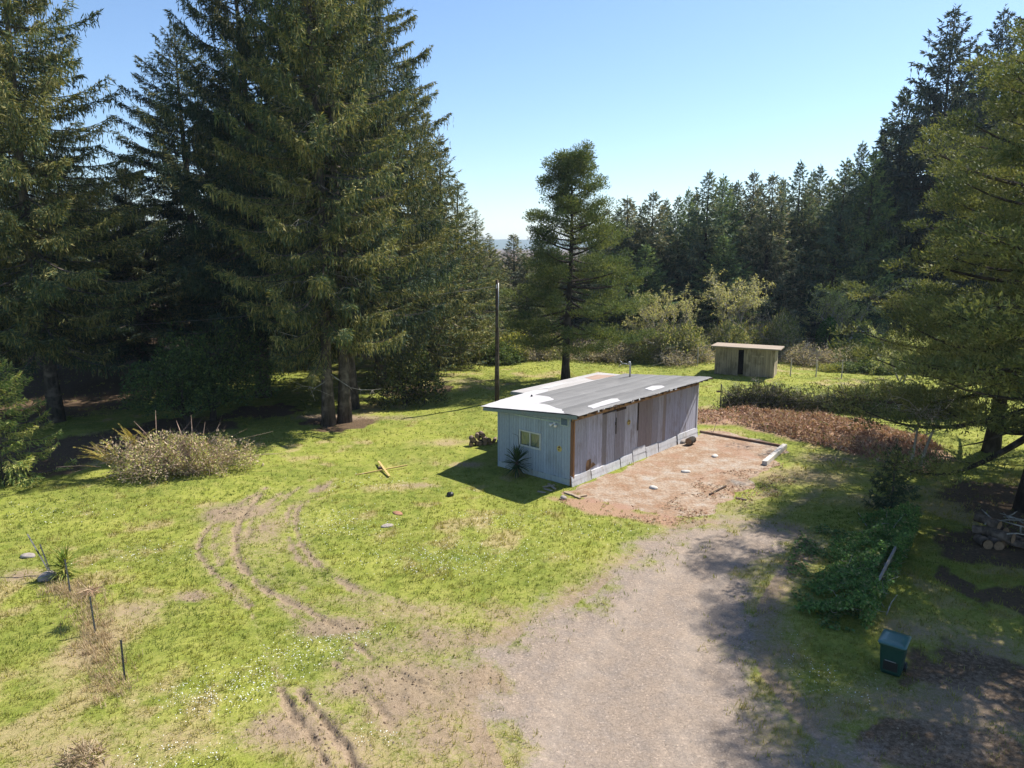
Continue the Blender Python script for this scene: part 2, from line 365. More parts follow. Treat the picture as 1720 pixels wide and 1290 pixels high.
def fields(x, y):
    n_l = fbm(x * .22, y * .22, 4, 3); n_m = fbm(x * .9, y * .9, 4, 9); n_s = fbm(x * 3.1, y * 3.1, 3, 15)
    dg = sd_poly(x, y, drive)
    gravel = sstep(1.3, -1.5, dg + .2 + (n_m - .5) * 3.4 + (n_s - .5) * 1.0)
    dp = sd_poly(x, y, pad); bare = sstep(.35, -.25, dp + (n_m - .5) * 1.3)
    db = sd_poly(x, y, berm); bm = sstep(.6, -.5, db + (n_m - .5) * 1.2)
    red = np.maximum(bm, sstep(.5, -.3, sd_poly(x, y, redtip) + (n_m - .5) * 1.0))
    red = np.maximum(red, bare * sstep(.42, .75, n_m) * .55)
    dirt = np.zeros_like(x); dry = sstep(.45, .72, n_l * .45 + n_m * .55) * .75
    rut = np.zeros_like(x)
    n_b = fbm(x * .55, y * .55, 3, 44); n_w = fbm(x * 1.3, y * 1.3, 2, 61)
    for pts, hw, dep, st in ruts:
        d0 = d_line(x, y, pts); d = d0 + (n_s - .5) * .22 + (n_w - .5) * .22 + (fbm(x * 8, y * 8, 2, 77) - .5) * .12
        on = sstep(.34, .58, n_b + .12 * st)                 # the wheels bit in only here and there
        dirt = np.maximum(dirt, st * sstep(hw * 2.8, hw * .2, d) * (.25 + .75 * on) * (.55 + .7 * n_m))
        dirt = np.maximum(dirt, .62 * st * sstep(hw * 7, hw * 2, d + (n_m - .5) * .5) * (.2 + n_m))
        prof = -sstep(hw * 1.3, hw * .3, d) + .12 * np.exp(-((d - hw * 2.1) / (hw * .9)) ** 2) * (2 * n_w - .2)
        pr = prof * dep * (.1 + 1.2 * on) * (.5 + 1.0 * fbm(x * 3., y * 3., 2, 71))
        rut = np.where(np.abs(pr) > np.abs(rut), pr, rut)
    for cx, cy, rx, ry, a, b in patches:
        q = np.exp(-(((x - cx) / rx) ** 2 + ((y - cy) / ry) ** 2))
        dirt = np.maximum(dirt, a * q * (.45 + 1.1 * n_m)); dry = np.maximum(dry, b * np.sqrt(q) * (.4 + 1.0 * n_m))
    lane = np.zeros_like(x)
    for pts, hw, dep, st in ruts[-2:]: lane = np.maximum(lane, np.exp(-(d_line(x, y, pts) / .42) ** 2) * (.35 + .9 * n_m))
    edge = np.exp(-np.clip(dg, 0, 9) / 1.1) * (dg > -.2)
    dry = np.maximum(dry, edge * .9 * (.3 + n_m)); dirt = np.maximum(dirt, edge * .7 * (.3 + 1.0 * n_m))
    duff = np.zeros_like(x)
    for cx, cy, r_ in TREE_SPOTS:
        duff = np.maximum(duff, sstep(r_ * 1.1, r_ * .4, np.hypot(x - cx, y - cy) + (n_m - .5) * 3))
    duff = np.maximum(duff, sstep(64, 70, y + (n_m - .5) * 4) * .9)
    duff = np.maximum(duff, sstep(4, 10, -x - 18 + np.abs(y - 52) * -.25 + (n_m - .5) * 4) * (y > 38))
    return dict(gravel=gravel, bare=bare, red=red, dirt=np.clip(dirt * 1.3, 0, 1), dry=np.clip(dry, 0, 1), duff=np.clip(duff, 0, 1), rut=rut, lane=lane, bm=bm, n_s=n_s, n_m=n_m, n_l=n_l, dg=dg, dp=dp)
def shed_local(x, y):
    dx, dy = x - SHED_C[0], y - SHED_C[1]
    return dx * SU[0] + dy * SU[1], -(dx * SN[0] + dy * SN[1])
def height(x, y, f=None):
    x = np.asarray(x, float); y = np.asarray(y, float)
    if f is None: f = fields(x, y)
    und = (fbm(x * .12, y * .12, 3, 21) - .5) * .5 + (fbm(x * .6, y * .6, 3, 31) - .5) * .10
    lx, ly = shed_local(x, y)
    away = sstep(0, 3, np.maximum(np.maximum(-lx - .3, lx - SL - .3), np.maximum(-ly - 3.6, ly - 7.2)))
    far = sstep(600, 90, np.hypot(x, y))
    z = und * away * far
    z = z + f['rut'] * (1 - f['gravel'] * .7) + f['bm'] * .16 * (.5 + f['n_m'])
    z = z + (f['n_s'] - .5) * .11 * np.clip(f['dirt'] + .15, 0, 1) * (1 - f['bare'] * .5)
    return z
def gz(x, y): return float(height(np.array([x]), np.array([y]))[0])

def ground_mat():
    m, t, out = newmat('ground_cover'); g = NG(t); co = g.coord()
    A = g.n('ShaderNodeAttribute', attribute_name='maskA'); B = g.n('ShaderNodeAttribute', attribute_name='maskB')
    sa = g.n('ShaderNodeSeparateColor'); g.l(A.outputs['Color'], sa.inputs[0]); sb = g.n('ShaderNodeSeparateColor'); g.l(B.outputs['Color'], sb.inputs[0])
    n0 = g.noise(.25, 4, .6, co); n1 = g.noise(1.7, 5, .65, co); n2 = g.noise(9, 5, .7, co); n3 = g.noise(38, 4, .7, co); n4 = g.noise(110, 2, .6, co)
    grass = g.ramp(n1, [(.28, (.108, .142, .024)), (.5, (.182, .206, .040)), (.72, (.262, .255, .070))])
    grass = g.mix(g.smap(n0, .4, .65), grass, g.ramp(n1, [(.3, (.20, .23, .034)), (.7, (.295, .29, .074))]))
    grass = g.mix(.8, grass, g.ramp(n2, [(.25, (.5, .55, .5)), (.75, (1.4, 1.35, 1.3))]), 'MULTIPLY')
    grass = g.mix(.7, grass, g.ramp(n3, [(.25, (.5, .5, .5)), (.75, (1.45, 1.45, 1.45))]), 'MULTIPLY')
    straw = g.ramp(n3, [(.25, (.20, .145, .07)), (.6, (.37, .29, .15)), (.85, (.5, .42, .25))])
    dirt = g.ramp(g.math('ADD', g.math('MULTIPLY', n3, .6), g.math('MULTIPLY', n2, .4)), [(.28, (.095, .066, .045)), (.5, (.235, .172, .12)), (.72, (.38, .295, .215))])
    sp = g.n('ShaderNodeTexVoronoi'); sp.inputs['Scale'].default_value = 26; g.l(co, sp.inputs['Vector'])
    spc = g.n('ShaderNodeSeparateColor'); g.l(sp.outputs['Color'], spc.inputs[0])
    grav = g.mix(g.smap(n1, .35, .68), (.268, .210, .162), (.232, .190, .157))
    grav = g.mix(g.smap(n2, .5, .75), grav, (.31, .245, .188))
    grav = g.mix(.75, grav, g.ramp(spc.outputs[0], [(0, (.72,) * 3), (.5, (1,) * 3), (.93, (1.12,) * 3), (1, (1.6,) * 3)]), 'MULTIPLY')
    grav = g.mix(.6, grav, g.ramp(n4, [(.25, (.65,) * 3), (.75, (1.3,) * 3)]), 'MULTIPLY')
    grav = g.mix(g.math('MULTIPLY', A.outputs['Alpha'], .20), grav, g.mix(.5, (.40, .335, .27), g.ramp(n4, [(.25, (.8,) * 3), (.75, (1.2,) * 3)]), 'MULTIPLY'))
    red = g.ramp(n3, [(.2, (.14, .075, .050)), (.5, (.31, .185, .128)), (.85, (.44, .315, .24))])
    n5 = g.noise(.55, 6, .7, co)
    slab = g.ramp(g.math('ADD', g.math('MULTIPLY', n1, .5), g.math('MULTIPLY', n5, .5)), [(.34, (.27, .16, .10)), (.46, (.285, .195, .132)), (.54, (.345, .27, .205)), (.64, (.38, .345, .305))])
    slab = g.mix(.85, slab, g.ramp(n2, [(.3, (.5, .46, .43)), (.7, (1.3, 1.3, 1.3))]), 'MULTIPLY')
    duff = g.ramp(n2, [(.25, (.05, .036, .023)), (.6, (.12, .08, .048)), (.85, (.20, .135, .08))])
    def thr(sock, k=.55, lo=.42, hi=.6):
        return g.smap(g.math('ADD', sock, g.math('MULTIPLY', g.math('SUBTRACT', g.math('ADD', g.math('MULTIPLY', n2, .6), g.math('MULTIPLY', n3, .4)), .5), k * 2)), lo, hi)
    c = g.mix(g.math('MULTIPLY', thr(sb.outputs[0], .6, .35, .85), .85), grass, straw)
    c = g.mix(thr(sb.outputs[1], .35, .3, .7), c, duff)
    c = g.mix(g.math('MULTIPLY', thr(sa.outputs[0], .9, .2, .85), .92), c, dirt)
    c = g.mix(thr(sa.outputs[1], .75, .15, .8), c, grav)
    c = g.mix(thr(sb.outputs[2], .3, .35, .6), c, slab)
    c = g.mix(g.math('MULTIPLY', thr(sa.outputs[2], .6, .2, .95), .9), c, red)
    h = g.math('ADD', g.math('MULTIPLY', n2, .6), g.math('MULTIPLY', n3, .4))
    g.bsdf(out, c, .95, .1, g.bump(h, .75, .06)); return m
M_GROUND = ground_mat()

def build_ground():
    ys = np.concatenate([[-3000, -800, -200, -60, -15, 0, 5, 8.5], np.geomspace(11, 82, 400), [88, 96, 110, 140, 200, 350, 700, 1500, 3000, 9000]])
    s = np.concatenate([[-110, -30, -10, -4, -2, -1.4, -1.1], np.linspace(-.95, .95, 560), [1.1, 1.4, 2, 4, 10, 30, 110]])
    wv = np.clip(np.abs(ys), 12, 82)
    X = wv[:, None] * s[None, :]; Y = np.repeat(ys[:, None], len(s), 1)
    f = fields(X.ravel(), Y.ravel()); z = height(X.ravel(), Y.ravel(), f)
    V = np.stack([X.ravel(), Y.ravel(), z], 1)
    nr, nc = X.shape; idx = np.arange(nr * nc).reshape(nr, nc)
    Q = np.stack([idx[:-1, :-1], idx[:-1, 1:], idx[1:, 1:], idx[1:, :-1]], -1).reshape(-1, 4)
    qg = f['gravel'][Q].mean(1); qb = f['bare'][Q].mean(1)
    kind = np.where(qb > .5, 2, np.where(qg > .5, 1, 0))
    mA = np.stack([f['dirt'], f['gravel'], f['red'], np.clip(f['lane'], 0, 1)], 1).astype(np.float32)
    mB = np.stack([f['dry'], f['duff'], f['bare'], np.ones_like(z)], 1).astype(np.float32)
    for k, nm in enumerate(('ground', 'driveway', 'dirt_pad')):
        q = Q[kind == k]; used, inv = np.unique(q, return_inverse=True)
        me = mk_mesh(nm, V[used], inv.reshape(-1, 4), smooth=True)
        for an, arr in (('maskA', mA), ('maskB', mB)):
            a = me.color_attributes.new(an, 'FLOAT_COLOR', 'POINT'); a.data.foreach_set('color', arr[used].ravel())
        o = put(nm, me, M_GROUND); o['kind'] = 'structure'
build_ground()

# distant wooded ridge seen through the gap
def build_ridge():
    xs = np.linspace(-3500, 3500, 240); V = []; D = 4300
    h = 38 + 26 * fbm(xs / 900, xs * 0, 4, 5) + 5 * fbm(xs / 60, xs * 0, 3, 8)
    rows = [(-500, 0.), (-200, .55), (0, 1.), (500, .7), (1200, 0.)]
    for dy, k in rows: V.append(np.stack([xs, np.full_like(xs, D + dy), h * k - 2 * (k == 0)], 1))
    V = np.vstack(V); n = len(xs); idx = np.arange(len(V)).reshape(len(rows), n)
    Q = np.stack([idx[:-1, :-1], idx[:-1, 1:], idx[1:, 1:], idx[1:, :-1]], -1).reshape(-1, 4)
    o = put('hills', mk_mesh('hills', V, Q, smooth=True), simple('wooded_hill', (.05, .08, .05), .95, .05, .3, .01)); o['kind'] = 'structure'
build_ridge()
#SECTION2

# ------------------------------------------------------------------ the long weathered outbuilding
SHED_RZ = math.atan2(SU[1], SU[0])
ZR0, SLOPE = 3.20, .088                       # wall top at the tall side, fall per metre towards the low side
def wall_z(Y): return ZR0 - SLOPE * Y
def roof_z(Y): return ZR0 + .17 - SLOPE * Y
def shed_px(X, Y, Z):
    q = SHED_C + SU * X - SN * Y
    dz = CAM_H - Z; dep = q[1] * math.cos(PITCH) + dz * math.sin(PITCH)
    return 860 + FPX * q[0] / dep, 645 + FPX * (dz * math.cos(PITCH) - q[1] * math.sin(PITCH)) / dep
def x_on_side(px, z=1.2):                     # distance along the tall wall of what shows at column px
    a, b = -1., SL + 2
    for _ in range(40):
        c = (a + b) / 2
        if shed_px(c, 0, z)[0] < px: a = c
        else: b = c
    return a
def on_roof(px, py):                          # photo pixel -> shed X, Y on the roof plane
    z = 3.1
    for _ in range(8):
        gx, gy = G(px, py, z); X, Y = shed_local(gx, gy); z = roof_z(Y)
    return X, Y

shed = thing('outbuilding', 'long weathered shed with blue-grey front and patched grey roof, beside bare dirt', 'shed', (SHED_C[0], SHED_C[1], 0), SHED_RZ)
rnd = random.Random(5)
# inner core so that gaps show dark
MB().hexa([(.05, .05, -.1), (SL - .05, .05, -.1), (SL - .05, SW - .05, -.1), (.05, SW - .05, -.1), (.05, .05, wall_z(.05) - .02), (SL - .05, .05, wall_z(.05) - .02), (SL - .05, SW - .05, wall_z(SW) - .02), (.05, SW - .05, wall_z(SW) - .02)]).obj('wall_core', M_DARKWOOD, shed)
# front wall: grooved sheets, strip by strip, round the window
WY0, WY1, WZ0, WZ1 = 1.80, 2.98, 1.42, 2.06     # window opening on the front wall
def front_panel(y0, y1, tint):
    m = MB(); st = .158; y = y0
    while y < y1 - .02:
        ye = min(y + st - .012, y1 - .003)
        dx = rnd.uniform(-.003, .003); t = tint * rnd.uniform(.94, 1.05); c = (t, t, t)
        zb = .30 + .02 * math.sin(y * 9)
        segs = [(zb, None)]
        if ye > WY0 and y < WY1: segs = [(zb, WZ0), (WZ1, None)]
        for za, zc in segs:
            t0 = zc if zc is not None else wall_z(y) - .01; t1 = zc if zc is not None else wall_z(ye) - .01
            if t0 - za < .02: continue
            yy0, yy1 = y, ye
            m.hexa([(-.025 + dx, yy0, za), (.045, yy0, za), (.045, yy1, za), (-.025 + dx, yy1, za), (-.025 + dx, yy0, t0), (.045, yy0, t0), (.045, yy1, t1), (-.025 + dx, yy1, t1)], c)
        y += st
    m.box((.022, y0 + .004, .3), (.046, y1 - .004, WZ0 if (y1 > WY0 and y0 < WY1) else wall_z(y1) - .03), (tint * .9,) * 3)  # backing in the grooves tinted darker, groove shade put into the colour
    return m.obj('siding_panel', M_BLUE, shed)
for a, b, t in ((.06, 1.26, 1.0), (1.265, 2.48, 1.04), (2.485, 3.70, 1.0), (3.705, 4.39, .93)): front_panel(a, b, t)
MB().box((-.030, .06, .02), (.04, 4.39, .295), (1.0, 1.0, 1.0)).obj('base_board', M_TRIM, shed)
MB().box((-.042, 3.66, .3), (-.026, 3.735, wall_z(3.7) - .12), (.75, .78, .8)).obj('batten', M_BLUE, shed)
MB().box((-.04, 4.39, .02), (.06, SW, wall_z(SW) - .02), (.9, .95, .95)).obj('corner_board', M_BLUE, shed)
MB().hexa([(-.055, .62, wall_z(.62) - .34), (-.027, .62, wall_z(.62) - .34), (-.027, 3.3, wall_z(3.3) - .16), (-.055, 3.3, wall_z(3.3) - .16), (-.055, .62, wall_z(.62) - .27), (-.027, .62, wall_z(.62) - .27), (-.027, 3.3, wall_z(3.3) - .09), (-.055, 3.3, wall_z(3.3) - .09)], (1.0, 1.1, 1.05)).obj('gable_trim', M_TRIM, shed)
# louvre
lv = MB()
for a in ((.16, .62, 2.72, 2.76), (.16, .62, 3.06, 3.10), (.16, .20, 2.76, 3.06), (.58, .62, 2.76, 3.06)): lv.box((-.06, a[0], a[2]), (-.027, a[1], a[3]), (1.1, 1.15, 1.1))
lo = lv.obj('vent_louvre', M_TRIM, shed)
for i in range(5): MB().hexa([(-.055, .2, 2.77 + i * .058), (-.05, .2, 2.77 + i * .058), (-.05, .58, 2.77 + i * .058), (-.055, .58, 2.77 + i * .058), (-.03, .2, 2.815 + i * .058), (-.026, .2, 2.815 + i * .058), (-.026, .58, 2.815 + i * .058), (-.03, .58, 2.815 + i * .058)], (.45, .5, .5)).obj('slat', M_BLUE, lo)
# window
wf = MB()
for a in ((WY0 - .07, WY1 + .07, WZ0 - .08, WZ0), (WY0 - .07, WY1 + .07, WZ1, WZ1 + .07), (WY0 - .07, WY0, WZ0, WZ1), (WY1, WY1 + .07, WZ0, WZ1)): wf.box((-.07, a[0], a[2]), (.03, a[1], a[3]))
win = wf.obj('window', M_WFRAME, shed)
MB().box((-.05, (WY0 + WY1) / 2 - .03, WZ0), (.02, (WY0 + WY1) / 2 + .03, WZ1)).obj('mullion', M_WFRAME, win)
for a, b in ((WY0, (WY0 + WY1) / 2 - .03), ((WY0 + WY1) / 2 + .03, WY1)):
    MB().add([(-.02, a, WZ0), (-.02, b, WZ0), (-.02, b, WZ1), (-.02, a, WZ1)], Q=[(0, 3, 2, 1)]).obj('pane', M_GLASS, win)
cv = []
for i in range(61):
    y = WY0 + (WY1 - WY0) * i / 60; x = .028 + .010 * math.sin(i * .95) + .004 * math.sin(i * 2.3)
    cv += [(x, y, WZ0 + .01), (x, y, WZ1 - .01)]
MB().add(cv, Q=[(2 * i, 2 * i + 1, 2 * i + 3, 2 * i + 2) for i in range(60)]).obj('curtain', M_CURTAIN, win, True)
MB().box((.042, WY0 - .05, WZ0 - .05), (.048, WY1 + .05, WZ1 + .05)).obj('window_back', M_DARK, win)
# floodlight with two heads
fl = MB().box((-.07, .88, 2.70), (-.027, 1.0, 2.80)).obj('floodlight', M_WHITE, shed)
for s_ in (-1, 1):
    c_ = np.array([-.08, .94 + s_ * .06, 2.74]); d_ = np.array([-.12, s_ * .10, -.07])
    MB().tube([c_, c_ + d_ * .4, c_ + d_ * .8, c_ + d_], [.03, .05, .07, .072], 10).obj('lamp_head', M_WHITE, fl, True)
def round_sign(loc, axis):
    th = np.arange(20) * 2 * math.pi / 20
    def disc(r, off, cx=0, cz=0, nn=20):
        th_ = np.arange(nn) * 2 * math.pi / nn
        if axis == 'x': ring = lambda o: [(loc[0] - o, loc[1] + cx + r * math.cos(t), loc[2] + cz + r * math.sin(t)) for t in th_]
        else: ring = lambda o: [(loc[0] + cx + r * math.cos(t), loc[1] - o, loc[2] + cz + r * math.sin(t)) for t in th_]
        V = ring(off) + ring(off + .012)
        V += [tuple(np.mean(V[nn:], 0))]
        return MB().add(V, Q=[(i, (i + 1) % nn, nn + (i + 1) % nn, nn + i) for i in range(nn)], T=[(2 * nn, nn + i, nn + (i + 1) % nn) for i in range(nn)])
    o = disc(.14, .026).obj('round_sign', M_SIGN, shed)
    for cx, cz, r in ((0, .08, .04), (-.045, .05, .025), (.045, .05, .025), (.025, -.05, .03)): disc(r, .039, cx, cz, 10).obj('sign_mark', M_SIGNMARK, o)
    return o
round_sign((0, .66, 1.62), 'x'); 
# tall side: boards of uneven age
edges = [(961, 1.0, 1.0, 1.05), (975, .95, .95, 1.0), (984, 1.05, 1.05, 1.12), (1010, .62, .58, .55), (1018, .95, .95, 1.0), (1032, .72, .68, .68), (1048, 1.1, 1.1, 1.12), (1071, .62, .52, .47), (1094, .72, .68, .68), (1104, .95, .93, .95), (1112, .66, .56, .48), (1117, .92, .92, 1.02), (1152, 1.0, 1.0, 1.06), (1168, 1, 1, 1)]
XE = [max(.05, x_on_side(e[0])) for e in edges]; XE[-1] = SL - .01
bare_ids = (3, 7, 10)
for i in range(len(edges) - 1):
    x0, x1 = XE[i] + .006, XE[i + 1] - .006; m = MB(); c = np.array(edges[i][1:]); x = x0; st = .135
    off = rnd.uniform(-.008, .008); zt = ZR0 - .22 - (.10 if i in (3, 4, 5) else 0)
    while x < x1 - .015:
        xe = min(x + st - .012, x1); k = rnd.uniform(.92, 1.06); zb = .42 + rnd.uniform(-.03, .03)
        m.box((x, -.022 + off + rnd.uniform(-.002, .002), zb), (xe, .05, zt + rnd.uniform(-.01, .01)), tuple(c * k)); x += st
    m.box((x0 + .002, .018, .43), (x1 - .002, .048, zt - .01), tuple(c * .8))  # same boards behind the gaps, darkened in colour for the groove shade
    m.obj('siding_panel' if i not in (3, 7, 10) else 'bare_board', M_SIDE, shed)
round_sign((x_on_side(1055, 2.0), -.012, 2.12), 'y')
# door edge, hinge strap and torn hole near the front corner
MB().box((x_on_side(1070) - .05, -.05, 1.55), (x_on_side(1070) + .03, -.024, ZR0 - .24), (.25, .22, .2)).obj('door_edge_strip', M_DARKWOOD, shed)
MB().box((x_on_side(1033) - .02, -.045, 1.75), (x_on_side(1033) + .03, -.031, 2.55), (.25, .22, .25)).obj('hasp', M_BLACK, shed)
MB().box((x_on_side(1031), -.06, 2.20), (x_on_side(1031) + .10, -.046, 2.36), (1, 1, 1)).obj('lock_plate', M_BLACK, shed)
MB().box((x_on_side(1033), -.045, 3.0 - .16), (x_on_side(1049), -.032, 3.0 - .05), (.5, .45, .42)).obj('door_header', M_DARKWOOD, shed)
xh = x_on_side(984)
MB().add([(xh - .02, -.034, .44), (xh + .75, -.034, .60), (xh + .52, -.034, .78), (xh + .40, -.034, .72), (xh + .34, -.034, .98), (xh + .05, -.034, .95), (xh - .02, -.034, .8)], T=[(0, 1, 2), (0, 2, 3), (0, 3, 4), (0, 4, 5), (0, 5, 6)]).obj('torn_sheathing', M_RAWWOOD, shed)
# head beam, corner posts
MB().box((.0, -.07, ZR0 - .215), (SL, -.0, ZR0 - .06), (1.05, 1.05, 1.05)).obj('head_beam', M_RAWWOOD, shed)
MB().box((-.02, -.06, .05), (.055, .055, ZR0 - .22), (.55, .45, .45)).obj('corner_post', M_RAWWOOD, shed)
MB().box((.06, -.075, .3), (.14, -.035, ZR0 - .23), (1.0, .9, .8)).obj('corner_board', M_RAWWOOD, shed)
MB().box((SL - .06, -.06, .05), (SL + .03, .05, ZR0 - .02), (1.1, 1.1, 1.1)).obj('corner_board', M_SKIRT, shed)
# skirting boards, stepped, leaning out
sk = [(960, 990, .45), (991, 1039, .40), (1040, 1060, .46), (1061, 1082, .66), (1083, 1103, .50), (1104, 1134, .46), (1136, 1172, .52)]
for i, (a, b, h) in enumerate(sk):
    xa, xb = x_on_side(a, .2), x_on_side(b, .2); xb = min(xb, SL + .05); k = rnd.uniform(.92, 1.05)
    if i == 0: xa = -.05
    lean = .05 + rnd.uniform(-.008, .008); n = 2; m = MB()
    def yl(z): return -.048 - lean * (1 - z / .45)
    for j in range(n):
        z0, z1 = h * j / n, h * (j + 1) / n - .004; y0, y1 = yl(z0) - .008, yl(z1)
        m.hexa([(xa, y0 - .016, z0), (xb, y0 - .016 + rnd.uniform(-.015, .015), z0), (xb, y0 + .012, z0), (xa, y0 + .012, z0), (xa, y1 - .014, z1), (xb, y1 - .014, z1), (xb, y1 + .012, z1), (xa, y1 + .012, z1)], (k,) * 3)
    m.hexa([(xa, yl(h), h - .03), (xb, yl(h), h - .03), (xb, 0, h - .01), (xa, 0, h - .01), (xa, yl(h) - .005, h - .006), (xb, yl(h) - .005, h - .006), (xb, 0, h + .04), (xa, 0, h + .04)], (k * .9,) * 3)
    m.obj('skirting_board', M_SKIRT, shed)
    MB().hexa([(xb + .003, yl(0) - .03, 0), (xb + .022, yl(0) - .03, 0), (xb + .022, -.03, 0), (xb + .003, -.03, 0), (xb + .003, yl(h) - .02, h), (xb + .022, yl(h) - .02, h), (xb + .022, -.03, h), (xb + .003, -.03, h)], (.6, .55, .52)).obj('skirting_stake', M_DARKWOOD, shed)
# back and low side walls
MB().hexa([(.0, SW - .048, .02), (SL, SW - .048, .02), (SL, SW + .01, .02), (.0, SW + .01, .02), (.0, SW - .048, wall_z(SW) - .03), (SL, SW - .048, wall_z(SW) - .03), (SL, SW + .01, wall_z(SW) - .03), (.0, SW + .01, wall_z(SW) - .03)]).obj('low_wall', M_BLUE, shed)
MB().hexa([(SL - .05, .05, .02), (SL + .02, .05, .02), (SL + .02, SW - .05, .02), (SL - .05, SW - .05, .02), (SL - .05, .05, wall_z(.05) - .03), (SL + .02, .05, wall_z(.05) - .03), (SL + .02, SW - .05, wall_z(SW) - .03), (SL - .05, SW - .05, wall_z(SW) - .03)]).obj('end_wall', M_SIDE, shed)
# roof: deck, lapped roofing strips, fascia, rafter tails, patches
RX0, RX1, RY0, RY1 = -.36, SL + .45, -.58, SW + .68
deck = MB().hexa([(RX0 + .02, RY0 + .03, roof_z(RY0) - .07), (RX1 - .02, RY0 + .03, roof_z(RY0) - .07), (RX1 - .02, RY1 - .02, roof_z(RY1) - .07), (RX0 + .02, RY1 - .02, roof_z(RY1) - .07), (RX0 + .02, RY0 + .03, roof_z(RY0) - .02), (RX1 - .02, RY0 + .03, roof_z(RY0) - .02), (RX1 - .02, RY1 - .02, roof_z(RY1) - .02), (RX0 + .02, RY1 - .02, roof_z(RY1) - .02)])
roof = deck.obj('roof_deck', M_DARKWOOD, shed)
ncs = 7
for k in range(ncs):
    ya = RY0 + (RY1 - RY0) * k / ncs - (.06 if k else .03); yb = RY0 + (RY1 - RY0) * (k + 1) / ncs; n = 30; V = []
    for i in range(n + 1):
        x = RX0 + (RX1 - RX0) * i / n; j = rnd.uniform(-.014, .014); wob = .004 * math.sin(x * 1.7 + k) + rnd.uniform(-.002, .002)
        rag = rnd.uniform(-.05, .03) if k == 0 else 0
        la = 0.0; lb = .018 + rnd.uniform(0, .004)
        V += [(x, ya + (rag if k == 0 else 0), roof_z(ya) - .004 + wob * .4 - (.03 if k == 0 else 0)), (x, ya + .12, roof_z(ya + .12) - .001 + wob), (x, yb + j, roof_z(yb) + lb + wob), (x, yb + j + .003, roof_z(yb) - .018)]
    Q = []
    for i in range(n):
        for r_ in range(3): Q.append((4 * i + r_, 4 * (i + 1) + r_, 4 * (i + 1) + r_ + 1, 4 * i + r_ + 1))
    tn = rnd.uniform(.86, 1.1); cc = np.full((len(V), 3), tn); cc[3::4] *= .45; cc[2::4] *= .8  # lap edges darkened in the tint, in place of their thin shadow line
    MB().add(V, Q=Q, c=cc).obj('roofing_strip', M_ROOF, roof)
MB().hexa([(RX0 - .005, RY0 + .05, roof_z(RY0 + .05) - .20), (RX0 + .03, RY0 + .05, roof_z(RY0 + .05) - .20), (RX0 + .03, RY1 - .03, roof_z(RY1) - .17), (RX0 - .005, RY1 - .03, roof_z(RY1) - .17), (RX0 - .005, RY0 + .05, roof_z(RY0 + .05) - .03), (RX0 + .03, RY0 + .05, roof_z(RY0 + .05) - .03), (RX0 + .03, RY1 - .03, roof_z(RY1) - .03), (RX0 - .005, RY1 - .03, roof_z(RY1) - .03)], (.5, .55, .55)).obj('fascia_board', M_TRIM, shed)
nr = 22
for i in range(nr):
    x = -.3 + (SL + .9) * i / (nr - 1)
    MB().hexa([(x, RY0 + .02, roof_z(RY0) - .17), (x + .05, RY0 + .02, roof_z(RY0) - .17), (x + .05, .2, roof_z(.2) - .19), (x, .2, roof_z(.2) - .19), (x, RY0 + .02, roof_z(RY0) - .075), (x + .05, RY0 + .02, roof_z(RY0) - .075), (x + .05, .2, roof_z(.2) - .075), (x, .2, roof_z(.2) - .075)], (rnd.uniform(.5, 1.3),) * 3).obj('rafter_tail', M_DARKWOOD, shed)
for i in range(34):   # flaps of torn drip edge and peeling fascia
    x = rnd.uniform(-.4, SL + .6); wd = rnd.uniform(.06, .28); ht = rnd.uniform(.04, .10)
    MB().hexa([(x, RY0 - .03, roof_z(RY0) - .03 - ht), (x + wd, RY0 - .03, roof_z(RY0) - .03 - ht * rnd.uniform(.5, 1.)), (x + wd, RY0 - .02, roof_z(RY0) - .03 - ht), (x, RY0 - .02, roof_z(RY0) - .03 - ht), (x, RY0 - .02, roof_z(RY0) - .02), (x + wd, RY0 - .02, roof_z(RY0) - .02), (x + wd, RY0, roof_z(RY0) - .02), (x, RY0, roof_z(RY0) - .02)], (rnd.uniform(.6, 1.2),) * 3).obj('torn_drip_edge', M_SKIRT if i % 4 == 0 else M_DARKWOOD, shed)
def roof_patch(name, pix, mat, dz, zf=roof_z):
    P = [on_roof(*p) for p in pix]
    import mathutils.geometry as mg
    V = [Vector((x, y, 0)) for x, y in P]
    # outline resampled with jitter so that the edge is torn, not cut
    out = []
    for a, b in zip(V, V[1:] + V[:1]):
        n = max(1, int((b - a).length / .25))
        for k in range(n):
            q = a.lerp(b, k / n); out.append(Vector((max(q.x + rnd.uniform(-.05, .05), RX0 + .01), min(max(q.y + rnd.uniform(-.03, .03), RY0), RY1 + 3), 0)))
    tri = mg.tessellate_polygon([out])
    VV = [(v.x, v.y, zf(v.y) + dz) for v in out]; n = len(VV)
    VV += [(v.x, v.y, zf(v.y) + dz - .02) for v in out]
    sgn = [t if (out[t[1]] - out[t[0]]).cross(out[t[2]] - out[t[0]]).z > 0 else (t[0], t[2], t[1]) for t in tri]
    return MB().add(VV, T=sgn, Q=[(i, (i + 1) % n, n + (i + 1) % n, n + i) for i in range(n)]).obj(name, mat, roof)
roof_patch('roof_patch', [(808, 683), (845, 671), (896, 656.5), (921, 655), (920, 658), (898, 664), (922, 667), (931, 672), (906, 678), (924, 682), (944, 689), (948, 700), (900, 698), (850, 694), (806, 689)], M_WHITEROOF, .028)
roof_patch('roof_patch', [(986, 683), (1027, 670.5), (1037, 670), (1042, 674), (996, 687)], M_WHITEROOF, .028)
roof_patch('roof_patch', [(1083, 653.5), (1097, 648.8), (1112, 648), (1117, 650.6), (1096, 657)], M_WHITEROOF, .028)
roof_patch('roof_patch', [(897, 654.6), (946, 642), (990, 631), (994, 633.5), (946, 645), (921, 653)], M_WHITEROOF, .028)
